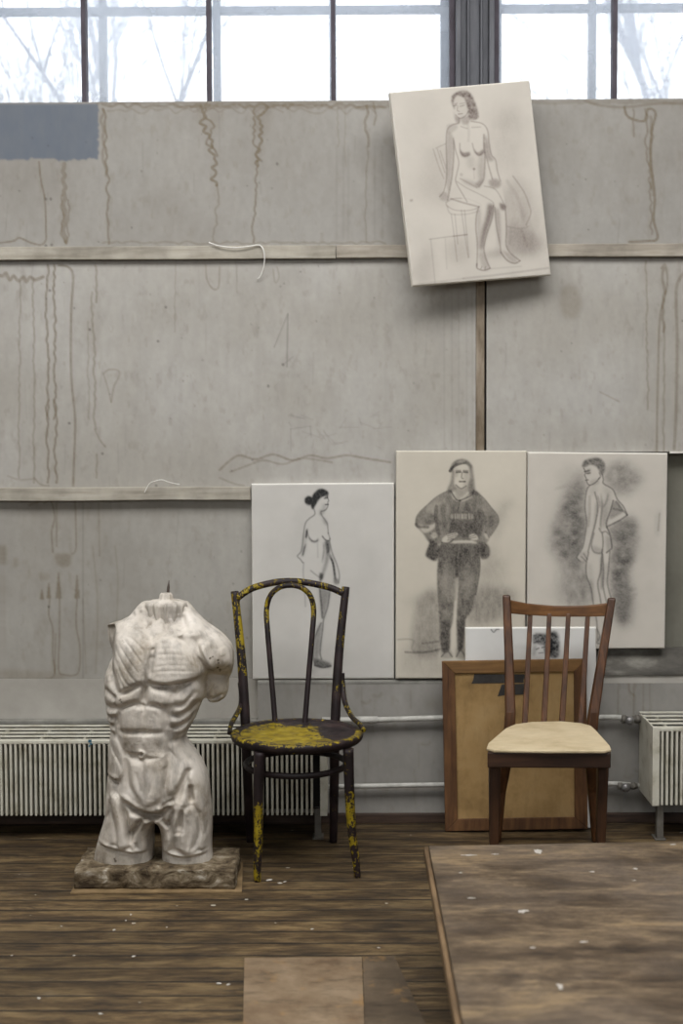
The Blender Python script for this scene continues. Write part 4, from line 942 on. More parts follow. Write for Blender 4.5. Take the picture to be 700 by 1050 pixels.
    G([(492, 160), (484, 240), (476, 330)], 6, 5.0); G([(405, 335), (450, 345), (495, 345)], 4, 3.2); Cu([(240, 262), (330, 240), (440, 170), (468, 205), (440, 300), (360, 318), (280, 358), (232, 338)], 4.6, 1.7); G([(245, 378), (330, 345), (400, 312), (450, 330)], 4, 2.6)
    Cu([(105, 30), (150, 40), (175, 140), (120, 150)], 2.4, 1.2); G([(140, -20), (170, 60), (205, 160)], 4, 2.4)
    rg([(92, 170), (160, 205), (235, 275)], 8, 4.0); G([(85, 243), (150, 256), (228, 292)], 3.2, 3.4); rg([(92, 290), (150, 315), (222, 332)], 6.5, 3.4); G([(85, 368), (130, 390), (200, 385), (240, 360)], 3.4, 3.8); rg([(92, 415), (150, 442), (245, 412)], 6, 3.6); G([(95, 470), (160, 482), (232, 455)], 4.0, 3.6); rg([(108, 515), (190, 522)], 5, 2.4); G([(108, 555), (150, 556), (215, 545)], 4, 3.2); rg([(118, 590), (205, 592)], 4.5, 2.0); G([(120, 622), (205, 624)], 3.4, 2.2); G([(250, 400), (245, 480), (240, 560)], 4, 2.0)
    Cu([(272, 425), (330, 366), (462, 352), (466, 560), (330, 572), (274, 556)], 2.6, 1.3); G([(475, 350), (470, 460), (470, 572)], 3.2, 2.4); G([(235, 592), (330, 580), (462, 572), (520, 576), (640, 592)], 4.0, 3.0); Cu([(250, 610), (460, 596), (462, 740), (300, 760)], 2.2, 1.4); Cu([(480, 596), (640, 605), (650, 800), (490, 780)], 2.4, 1.4)
    T(150, 675)
    G([(65, 125), (140, 165), (240, 170), (350, 155), (450, 135), (528, 108)], 4.2, 5.0); G([(230, 175), (305, 222), (370, 184), (455, 146)], 3.0, 2.6)
    Cu([(60, 180), (130, 196), (235, 230), (272, 262), (280, 330), (220, 345), (120, 322), (58, 312)], 3.8, 2.0); Cu([(40, 362), (150, 352), (200, 430), (190, 556), (40, 570)], 2.2, 1.4); G([(70, 345), (140, 340), (215, 372), (235, 440)], 3.4, 2.2)
    rg([(275, 280), (380, 296), (450, 238), (500, 165)], 8, 3.4); G([(285, 355), (370, 343), (430, 292), (495, 215)], 3.2, 2.4); rg([(285, 398), (380, 392), (450, 318), (502, 258)], 7, 4.2); G([(255, 432), (330, 440), (412, 412), (470, 368), (512, 320)], 4, 4.4); rg([(262, 470), (340, 492), (420, 450), (500, 372)], 6.4, 3.8); G([(255, 532), (330, 545), (412, 502), (488, 415)], 3.6, 3.8); rg([(285, 566), (350, 584), (420, 532), (475, 455)], 5.6, 3.6); G([(280, 614), (360, 625), (432, 552), (465, 490)], 3.4, 3.4); rg([(305, 645), (372, 643), (432, 578)], 5, 2.8); G([(270, 665), (385, 668)], 4, 3.2)
    rg([(516, 140), (521, 300), (508, 410)], 3.4, 2.6); G([(536, 120), (540, 260), (528, 400)], 5, 7); Cu([(565, 170), (640, 180), (690, 255), (682, 335), (570, 345)], 3, 1.8); rg([(530, 378), (620, 388), (692, 342)], 4.5, 3.4); G([(540, 352), (620, 360), (680, 320)], 3, 2.4); G([(610, 190), (600, 280), (620, 340)], 3, 2.0); G([(540, 110), (610, 130), (690, 180)], 4, 4.0)
    T(100, 745)
    G([(300, 60), (306, 140), (340, 182), (430, 186)], 3.4, 2.8); rg([(425, 165), (438, 138), (462, 136), (474, 160), (462, 184), (436, 184), (425, 165)], 2.6, 2.8); G([(449, 160), (450, 162)], 2.6, 3.4); G([(310, 190), (325, 300), (345, 450), (430, 570)], 4.2, 2.4)
    Cu([(332, 215), (450, 225), (648, 185), (642, 400), (622, 540), (520, 618), (440, 600), (352, 460)], 3.6, 2.6); G([(462, 205), (470, 330), (472, 560)], 3.2, 1.8); G([(400, 300), (430, 420), (470, 540)], 3, .9); G([(560, 260), (550, 400), (510, 540)], 3, .9)
    Cu([(110, 60), (232, 60), (292, 250), (240, 392), (112, 384)], 3.0, 1.6); G([(100, 398), (170, 418), (245, 428)], 4.4, 5.4); rg([(110, 372), (180, 390), (240, 400)], 4, 1.8)
    for k in range(5): G([(130 + 30 * k, 70 + 20 * k), (170 + 26 * k, 150 + 22 * k), (235 + 10 * k, 230 + 26 * k)], 2.2, .8)
    G([(240, 562), (310, 612), (392, 665), (480, 700), (560, 715), (640, 700)], 4.6, 4.8); rg([(250, 520), (330, 580), (430, 640), (540, 660), (640, 620)], 6, 2.4)
    T(140, 745)
    G([(150, 197), (280, 190)], 2.6, 1.2); rg([(300, 150), (302, 285)], 3, 1.4); G([(322, 90), (328, 300), (284, 525)], 4, 2.2); G([(400, 600), (430, 480), (480, 360), (524, 305)], 4.4, 4.6); Cu([(330, 90), (420, 90), (500, 210), (515, 290), (440, 430), (330, 500)], 2.2, 1.8)
    for k in range(6): G([(330 + 20 * k, 120 + 18 * k), (370 + 12 * k, 200 + 22 * k), (360 + 10 * k, 300 + 22 * k)], 2.2, .7)
    Cu([(524, 225), (600, 335), (640, 450), (672, 600), (600, 690), (540, 600), (512, 420), (492, 350)], 3.2, 1.7); G([(514, 440), (520, 540), (521, 612)], 4.2, 5.2); G([(250, 640), (330, 590), (390, 575)], 3.4, 2.6)
    T(150, 805)
    G([(0, 175), (60, 198), (110, 205), (160, 185), (215, 130), (280, 105)], 4.6, 4.6); rg([(150, 150), (220, 88), (295, 68)], 6, 2.8); rg([(20, 262), (90, 220), (152, 252)], 5, 2.0); G([(168, 218), (210, 262), (248, 302)], 3.4, 4.0)
    rg([(400, 0), (332, 150), (282, 300), (262, 500)], 8, 3.2); G([(300, 110), (272, 200), (246, 300), (240, 420)], 4, 3.2); G([(360, 120), (346, 240), (335, 322)], 4, 4.2); Cu([(370, 155), (440, 118), (480, 200), (500, 300), (478, 510), (350, 520), (344, 345)], 3.8, 1.5); G([(490, 190), (504, 330), (472, 450), (440, 522)], 4, 3.0); G([(400, 200), (410, 330), (400, 500)], 2.6, 1.0); Cu([(515, 150), (570, 190), (578, 460), (505, 505), (505, 330)], 2.8, 1.4); Cu([(110, 232), (180, 222), (240, 312), (240, 505), (160, 512), (140, 400)], 3.0, 1.5); rg([(330, 340), (340, 420), (330, 510)], 6, 2.0)
    rg([(145, 522), (260, 545), (370, 556), (480, 542), (590, 532)], 3, 2.0); G([(145, 545), (260, 568), (370, 578), (480, 566), (590, 556)], 3, 1.0)
    for p in ([(540, 200), (555, 320), (530, 420)], [(560, 260), (565, 420), (550, 500)]): G(p, 2.4, 1.4)
    T(90, 805)
    Cu([(240, 20), (312, 20), (362, 140), (402, 300), (412, 455), (320, 470), (292, 300), (252, 150)], 4.6, 1.5); G([(336, 70), (382, 200), (412, 340), (424, 460)], 4.6, 5.0); G([(252, 150), (285, 262), (302, 370), (312, 455)], 3.2, 2.6); G([(236, 60), (232, 170), (175, 300)], 3.4, 3.2); Cu([(180, 50), (228, 60), (220, 200), (135, 420), (110, 440), (185, 220)], 2.4, 1.3); Cu([(250, 190), (282, 270), (300, 440), (150, 440)], 2.2, 1.6)
    Cu([(420, 180), (500, 160), (540, 200), (480, 282), (422, 345)], 3.4, 1.4); G([(540, 205), (472, 292), (432, 390)], 3.4, 3.2); Cu([(560, 222), (602, 232), (582, 330), (560, 505), (440, 500), (450, 385), (505, 292)], 3.4, 1.6); G([(470, 420), (480, 500)], 3, 1.2)
    rg([(92, 450), (200, 468), (330, 490), (460, 520), (590, 518)], 3, 2.0); G([(92, 474), (200, 492), (330, 514), (460, 543), (590, 540)], 3, 1.2)
    fine = (fnoise(H.a.shape, 7, 301, 3) - .5) * .45 + (fnoise(H.a.shape, 26, 311, 3) - .5) * .8
    low = np.clip((H.Y[:, None] - 735) / 60, 0, 1); hmap = blur(H.a, .7) * (1.12 + .38 * low) + fine
    edge = np.clip(infl / .17, 0, 1)
    front = depth + hmap * edge
    # sway of the body: parts that lie further back (frame px)
    back_off = np.zeros(M.shape)
    c(C4)
    back_off += H.mask([(518, 400), (640, 380), (640, 600), (520, 600)], 5, 0) * 26        # lower stump of the arm
    back_off += H.mask([(530, 200), (660, 200), (660, 430), (560, 430)], 8, 0) * 8
    back_off += H.mask([(100, 60), (470, 60), (430, 190), (300, 200), (170, 180)], 8, 0) * 8  # neck stump
    back_off += H.mask([(20, 150), (92, 170), (88, 400), (20, 400)], 2.0, 0) * 14      # sawn shoulder face
    # pigment: old grime, ink marks, and shade coloured into the sawn shoulder
    Kp = Ras(92, 600, 248, 930, 2.0); Kp.conv(*C4)
    for p, r in (((146, 506), 1.5), ((150, 516), 1.2), ((140, 510), .8), ((556, 322), 1.6), ((566, 318), 1.0), ((590, 336), 1.4), ((592, 350), 1.0), ((586, 376), 1.6), ((594, 388), 1.6), ((592, 398), 1.0), ((330, 530), .5), ((430, 610), .7)): Kp.dot(p, r * .55, .85, .5)
    Kp.fill([(600, 420), (620, 430), (618, 470), (598, 478), (590, 450)], .35, 1.6); Kp.fill([(300, 270), (310, 280), (306, 320), (296, 316)], .3, 1.2)
    Kp.fill([(240, 330), (262, 330), (270, 420), (250, 425)], .14, 2)
    Kp.conv(*C5); Kp.fill([(482, 500), (500, 498), (502, 524), (484, 528)], .3, .8); Kp.dot((208, 520), 1.0, .8); Kp.dot((204, 512), .7, .8); Kp.fill([(535, 380), (565, 360), (570, 470), (545, 480)], .22, 3)
    Kp.conv(*C4); Kp.fill([(170, 100), (260, 90), (270, 200), (200, 180)], .30, 4, .4 + fnoise(Kp.a.shape, 8, 61, 3)); Kp.fill([(270, 110), (400, 110), (410, 210), (290, 215)], .2, 4, .4 + fnoise(Kp.a.shape, 8, 71, 3)); Kp.fill([(36, 180), (92, 190), (86, 330), (44, 330)], .3, 3)  # neck grime; the last fill paints the shade of the sawn shoulder face
    # crop at the sawn faces
    ys = H.Y[:, None] + 0 * H.X[None, :]; xs = H.X[None, :] + 0 * H.Y[:, None]
    cut = 878.5
    keep = M & (ys <= cut) & (ys >= 617)
    jj, ii = np.nonzero(keep); idx = -np.ones(M.shape, int); idx[jj, ii] = np.arange(len(jj)); n = len(jj)
    px, py = xs[jj, ii].copy(), ys[jj, ii].copy()
    full = keep[:-1, :-1] & keep[1:, :-1] & keep[:-1, 1:] & keep[1:, 1:]
    fj, fi = np.nonzero(full); A, B, Cc, Dd = idx[fj, fi], idx[fj + 1, fi], idx[fj + 1, fi + 1], idx[fj, fi + 1]
    F1 = np.stack([A, B, Cc, Dd], -1); F2 = np.stack([A, Dd, Cc, B], -1) + n
    # rim edges appear once only
    E = np.concatenate([np.stack([A, B], -1), np.stack([B, Cc], -1), np.stack([Cc, Dd], -1), np.stack([Dd, A], -1)])
    key = np.sort(E, 1); kk = key[:, 0].astype(np.int64) * (n + 1) + key[:, 1]; uq, inv, cnt = np.unique(kk, return_inverse=True, return_counts=True)
    RE = E[cnt[inv] == 1]
    # smooth the outline
    nb = {}
    for a, b in RE: nb.setdefault(a, []).append(b); nb.setdefault(b, []).append(a)
    bi = np.array([k for k in nb if len(nb[k]) == 2]); b1 = np.array([nb[k][0] for k in bi]); b2 = np.array([nb[k][1] for k in bi])
    for _ in range(6):
        px[bi] = px[bi] * .4 + .3 * (px[b1] + px[b2]); py[bi] = py[bi] * .4 + .3 * (py[b1] + py[b2])
    fz = front[jj, ii]; off = back_off[jj, ii]; bz = blur(depth, 2)[jj, ii] * .78
    base = Parr(px, py, D0); fp = base.copy(); bp = base.copy()
    fp[:, 1] += (off - np.maximum(fz, -3)) * SC; bp[:, 1] += (off + bz) * SC
    zc = P(165, cut, D0).z
    V = np.vstack([fp, bp]) - np.array(root.location)
    Q = np.stack([RE[:, 1], RE[:, 0], RE[:, 0] + n, RE[:, 1] + n], -1)
    me = bpy.data.meshes.new('body'); me.from_pydata(V.tolist(), [], np.vstack([F1, F2, Q]).tolist()); me.update()
    me.polygons.foreach_set('use_smooth', np.ones(len(me.polygons), bool))
    k = Kp.a[jj, ii][:, None]; cc = 1 - k * (1 - np.array([[.16, .13, .10]])); setcol(me, np.clip(np.vstack([cc, np.ones_like(cc)]), 0, 1))
    me.materials.append(M_PLASTER); ob = bpy.data.objects.new('body', me); COL.objects.link(ob); ob.parent = root
    # fluted neck stump, cap and iron spike
    nb_ = MB(); vs = []; N = 72
    cx, cyp = 171.5, 0
    for r_, (yy, rw, rd) in enumerate(((664, 9, 12), (654, 12.5, 14), (642, 15, 16.5), (629, 17.5, 18), (620, 19.5, 19), (616.5, 19.5, 19), (614.5, 15, 14), (613.5, 8, 8), (612, 7, 7), (609, 6.6, 6.6), (607, 5.2, 5.2))):
        cpt = P(cx, yy, D0)
        for q in range(N):
            a = 2 * math.pi * q / N; fl = 1 + (.10 * math.sin(a * 12 + .6) + .05 * math.sin(a * 25 + 1)) * ((.15, .45, .8, 1, 1, 1)[r_] if r_ < 6 else .5) + .05 * mnoise.noise((3 * math.cos(a), 3 * math.sin(a), yy * .1))
            vs.append((cpt.x + rw * SC * fl * math.cos(a), cpt.y - .03 + rd * SC * fl * math.sin(a), cpt.z + .0025 * mnoise.noise((q * .3, yy, 2))))
    nb_.add(vs, [(r * N + q, r * N + (q + 1) % N, (r + 1) * N + (q + 1) % N, (r + 1) * N + q) for r in range(10) for q in range(N)] + [tuple(10 * N + q for q in range(N))], True)
    no = nb_.build('neck', M_PLASTER, root); setcol(no.data, np.full((len(no.data.vertices), 3), .93))
    MB().tube([P(171.8, 612, D0 - .01), P(172.6, 602, D0 - .01), P(173.2, 595, D0 - .01)], [.0052, .0046, .0012], 10).build('iron_spike', mat_mottle('rusty_iron', (62, 52, 46), (96, 84, 76), 40, .6, .4), root)
    # sawn shoulder face at the raised arm
    sh = MB(); loop = [P(108, 641, D0), P(120, 637, D0), P(126, 650, D0), P(124, 668, D0), P(115, 674, D0), P(109, 658, D0)]
    # plinth slab, crumbling edges
    pl = MB(); z1 = zc + .004; y0, y1 = F(160, 911.5, .007).y, F(160, 868.5, z1).y
    xa, xb = P(77, 900, 4.545).x, P(241, 900, 4.545).x
    NX, NY, NZ = 64, 26, 9
    def sp(i, j, k):
        x = xa + (xb - xa) * i / NX; y = y0 + (y1 - y0) * j / NY; z = .007 + (z1 - .007) * k / NZ
        e = .008; q = Vector((x, y, z)); nn = mnoise.noise_vector(q * 22) * e + mnoise.noise_vector(q * 60) * e * .5
        if k == 0: nn.z = abs(nn.z) * .2
        if k == NZ: nn.z = -abs(nn.z) * .7
        ins = .004 * (k == NZ and (i in (0, NX) or j in (0, NY))); return q + nn * .8
    vid = {}; fs = []; vs = []
    def vv(i, j, k):
        if (i, j, k) not in vid: vid[(i, j, k)] = len(vs); vs.append(sp(i, j, k))
        return vid[(i, j, k)]
    for i in range(NX):
        for j in range(NY):
            for k in (0, NZ): fs.append((vv(i, j, k), vv(i + 1, j, k), vv(i + 1, j + 1, k), vv(i, j + 1, k)))
        for k in range(NZ):
            for j in (0, NY): fs.append((vv(i, j, k), vv(i + 1, j, k), vv(i + 1, j, k + 1), vv(i, j, k + 1)))
    for j in range(NY):
        for k in range(NZ):
            for i in (0, NX): fs.append((vv(i, j, k), vv(i, j + 1, k), vv(i, j + 1, k + 1), vv(i, j, k + 1)))
    pl.add(vs, fs, True)
    t = NT('crumbling_plaster_slab'); v = t.coords(scale=(1, 1, 1.6)); n1 = t.noise(v, 16, 8, .7, .5)
    t.color(t.ramp(n1, [(.38, lin4((56, 46, 34))), (.5, lin4((98, 85, 66))), (.6, lin4((132, 120, 100))), (.7, lin4((188, 181, 168)))])); t.rough(.9, .2); t.bump(n1, .7, .012)
    pl.build('plinth', t.m, root)
    # thin sheet under the slab
    sb = MB().prism([F(72, 915.2, .0065), F(248, 914, .0065), F(249, 884, .0065), F(90, 884, .0065)], (0, 0, -.006))
    o = sb.build('fibreboard_sheet', mat_mottle('tan_fibreboard', (108, 89, 62), (138, 116, 84), 12, .75), None, .001, org=F(160, 900, 0))
    tag(o, 'thin tan sheet lying flat under the plinth of the plaster torso', 'board')
torso()

# ------------------------------------------------------------------ radiators and pipes
M_RAD = mat_mottle('old_cream_radiator_paint', (146, 140, 120), (182, 178, 162), 16, .5, .4, c3=(194, 191, 177), lo=.3, hi=.58, bump=.2)
M_RADIN = mat_mottle('shaded_radiator_core', (22, 20, 18), (36, 33, 29), 20, .9)  # core coloured near-black to give the shade between the fins
def radiator(label, x0, x1, zb, zt, yf, yb, pitch, x_end, first, end_left):
    root = thing('radiator', ((x0 + x1) / 2, (yf + yb) / 2, 0), label, 'radiator')
    g = MB(); x = first
    while x < (x1 if end_left else x_end):
        w = .0044
        g.box((x - w, yf, zb), (x + w, yf + .03, zt - .012)); x += pitch
    o = g.build('front_fins', M_RAD, root, .0018)
    MB().box((x0, yf - .001, zt - .014), (x1, yf + .02, zt)).build('front_rail', M_RAD, root, .003)
    tg = MB(); n = 5
    for k in range(n):
        y = yf + .012 + (yb - yf - .02) * k / (n - 1) * .96; tg.box((x0, y - .009 + .01, zt - .006 + .003 * k), (x1, y + .012 + .01, zt - .001 + .003 * k))
    x = x0 + .06
    while x < x1: tg.box((x - .004, yf + .01, zt - .012), (x + .004, yb, zt - .004)); x += .16
    tg.build('top_grille', M_RAD, root, .0012)
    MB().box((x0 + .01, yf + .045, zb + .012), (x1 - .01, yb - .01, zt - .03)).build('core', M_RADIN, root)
    e = x0 if end_left else x1; s = 1 if end_left else -1
    ep = MB(); a, b = sorted((e, e + s * .006)); ep.box((a, yf, zb - .002), (b, yb, zt + .004)); a, b = sorted((e, e + s * .026)); ep.box((a, yf - .003, zb - .002), (b, yf + .006, zt + .002))
    ep.build('end_panel', M_RAD, root, .002)
    xs = [e + s * .035, e + s * .75]
    for x in xs:
        MB().box((x - .012, (yf + .02), 0), (x + .012, yf + .05, zb + .02)).box((x - .02, yf + .01, 0), (x + .02, yf + .08, .006)).build('leg', M_RADIN if 0 else mat_leg, root, .002)
    return root
mat_leg = mat_mottle('grey_bracket_paint', (84, 80, 74), (108, 104, 96), 20, .6)
yf, yb = Yd(5.09), Yd(5.31)
rl = radiator('long cream finned radiator low on the wall behind the plaster torso', xat(-120, 5.09), xat(333.5, 5.09), zat(836, 5.09), zat(758.5, 5.09), yf, yb, 5.13 * 5.09 / FPX, xat(321, 5.09), xat(-118, 5.09), False)
# small blue paint dab and rust on the front of that radiator
db = MB(); r_ = random.Random(4)
for px, py, s in ((87.5, 759, .006), (88.5, 762, .004), (86.8, 764, .003)): db.lathe([(s, -.0008), (s * .9, 0.0012)], (0, 0, 0), 10) if 0 else db.box((xat(px, 5.09) - s, yf - .0018, zat(py, 5.09) - s), (xat(px, 5.09) + s, yf - .0006, zat(py, 5.09) + s * .8))
pd = db.build('paint_dab', mat_mottle('blue_paint', (44, 84, 104), (62, 104, 124), 30, .5), rl, .0015); pd['label'] = 'blue paint dab'
rr = radiator('cream radiator with end panel at the right edge of the room, beside the wooden chair', xat(671.5, 5.07), xat(860, 5.07), zat(826.5, 5.07), zat(747, 5.07), Yd(5.07), yb, 5.0 * 5.07 / FPX, 0, xat(682, 5.07), True)

M_PIPE = mat_mottle('white_painted_pipe', (150, 148, 141), (178, 176, 169), 18, .6, .35, c3=(190, 188, 181))
M_STEEL = mat_mottle('worn_steel', (110, 108, 106), (150, 148, 146), 30, .35, .5, metal=.6)
def pipe(pts, r, label, sleeve, valve):
    root = thing('heating_pipe', pts[0], label, 'pipe')
    MB().tube(pts, r, 14).build('run', M_PIPE, root)
    if sleeve: MB().tube(sleeve, r * 1.28, 14).build('sleeve', M_PIPE, root)
    v = Vector(valve); vb = MB()
    vb.tube([v + Vector((-.03, 0, 0)), v + Vector((.045, 0, 0))], [r * 1.15, r * 1.15], 14)
    for dx in (-.02, .03): vb.tube([v + Vector((dx - .008, 0, 0)), v + Vector((dx + .008, 0, 0))], r * 1.55, 6)
    vb.build('coupling', mat_leg, root)
    k = MB(); k.lathe([(.004, -.014), (.0145, -.012), (.017, -.004), (.0165, .004), (.012, .011), (.004, .0135)], (0, 0, 0), 20)
    k.v = [(v.x - .004 + p[0], v.y - .026 - p[2], v.z + p[1]) for p in k.v]; k.build('valve_knob', M_STEEL, root)
pipe([P(330, 738, 5.30), P(375, 738.5, 5.30), P(455, 736, 5.30), P(560, 735.5, 5.30), P(632, 735.5, 5.30), P(662, 738.5, 5.30)], .0105, 'upper white heating pipe along the wall above the lower one', [P(362, 738.2, 5.30), P(387, 738, 5.30)], P(645, 737.5, 5.29))
pipe([P(330, 806.5, 5.30), P(375, 806, 5.30), P(455, 804.5, 5.30), P(560, 805, 5.30), P(632, 803.5, 5.30), P(662, 806, 5.30)], .009, 'lower white heating pipe along the wall just above the baseboard', None, P(641, 806, 5.29))
M_CONDUIT = mat_mottle('thin_cable_grey', (150, 148, 142), (176, 174, 168), 20, .6)

# ------------------------------------------------------------------ framed board turned to the wall
M_FRAME = mat_wood('old_frame_wood_v', (64, 41, 23), (90, 60, 34), (112, 78, 46), 'z', .6, .3)
M_FRAMEH = mat_wood('old_frame_wood_h', (98, 70, 38), (126, 93, 54), (142, 107, 66), 'x', .6, .3)
def board():
    dT, dB = 5.240, 5.192; th = .017
    q = [P(453, 678, dT), P(601, 675.5, dT), P(602.5, 850, dB), P(456.5, 852.5, dB)]
    n = (q[1] - q[0]).cross(q[3] - q[0]).normalized(); n = n if n.y > 0 else -n
    root = thing('framed_board', (q[2] + q[3]) / 2, 'brown frame showing its tan back and dark tape, leaning behind the wooden chair', 'frame')
    w = .047; ex = (q[1] - q[0]).normalized(); ez = (q[0] - q[3]).normalized()
    i = [q[0] + ex * w - ez * w, q[1] - ex * w - ez * w, q[2] - ex * w + ez * w * .95, q[3] + ex * w + ez * w * .95]
    off = n * th
    for name, a, b, m in (('top_rail', 0, 1, M_FRAMEH), ('bottom_rail', 2, 3, M_FRAME), ('side_rail', 3, 0, M_FRAME), ('side_rail', 1, 2, M_FRAME)):
        lp = [q[a], q[b], i[b], i[a]]
        MB().hexa(lp, [p + off for p in lp]).build(name, m, root, .0022)
    s = n * .008
    bd = [p + s for p in (i[0] - ex * .004 + ez * .004, i[1] + ex * .004 + ez * .004, i[2] + ex * .004 - ez * .004, i[3] - ex * .004 - ez * .004)]
    t = NT('tan_hardboard'); v = t.coords(); f = t.noise(v, 5, 7, .65); f2 = t.noise(t.coords(scale=(3, 1, 1)), 12, 5, .6)
    c = t.ramp(f, [(.3, lin4((122, 97, 60))), (.5, lin4((150, 122, 80))), (.72, lin4((160, 134, 93)))]); c = t.mix(.3, c, t.ramp(f2, [(.32, wk(.5)), (.5, wk(1))]), 'MULTIPLY')
    t.color(c); t.rough(.8, .2); t.bump(t.noise(v, 180, 3), .15, .001)
    MB().hexa(bd, [p + n * .003 for p in bd]).build('back_panel', t.m, root)
    mt = mat_mottle('black_tape', (38, 36, 34), (58, 55, 52), 30, .6)
    pn = n; p0_ = bd[0] - n * .0004
    def tape(px):
        lp = []
        for x, y in px:
            v = ray(x, y); lp.append(CAM + v * ((p0_ - CAM).dot(pn) / v.dot(pn)))
        MB().prism(lp, -n * .0009).build('tape', mt, root)
    tape([(486, 691), (539, 691.5), (536.5, 697.5), (537, 700), (483, 701), (485, 697)]); tape([(514, 702), (538, 701), (537, 706), (538, 712), (516, 713), (510, 714)])
board()

# ------------------------------------------------------------------ bentwood chair, worn yellow paint over dark
def worn_paint(name, yellow=(140, 121, 24), dark=(38, 30, 31)):
    t = NT(name); a = t.attr('wear'); v = t.coords()
    n = t.noise(t.coords(scale=(1, 1, .45)), 42, 6, .68); n2 = t.noise(v, 130, 4, .6)
    thr = t.math('ADD', t.math('MULTIPLY', a.outputs['Fac'], 1.0), t.math('MULTIPLY', t.math('SUBTRACT', n, .5), 2.3))
    thr = t.math('ADD', thr, t.math('MULTIPLY', t.math('SUBTRACT', n2, .5), 1.3))
    m = t.ramp(thr, [(.47, wk(0)), (.56, wk(1))])
    dk = t.ramp(t.noise(v, 14, 5), [(.3, lin4((24, 19, 19))), (.55, lin4(dark)), (.75, lin4((58, 45, 43)))])
    yl = t.ramp(t.noise(v, 22, 5), [(.3, lin4((98, 82, 20))), (.55, lin4(yellow)), (.75, lin4((164, 146, 50)))])
    ch = t.ramp(t.noise(v, 75, 4, .7), [(.70, wk(0)), (.75, wk(.55))])
    c = t.mix(m, dk, yl); c = t.mix(ch, c, lin4((176, 164, 146))); t.color(c)
    t.rough(t.ramp(n, [(.3, wk(.42)), (.7, wk(.6))]), .22); t.bump(t.math('ADD', m, n2), .25, .002); return t.m
M_BENT = worn_paint('worn_yellow_over_brown')
def wear(ob, fn):
    me = ob.data; at = me.attributes.new('wear', 'FLOAT', 'POINT'); b = WORLD[ob.name]
    for i, v in enumerate(me.vertices): at.data[i].value = fn(v.co + b)
    return ob
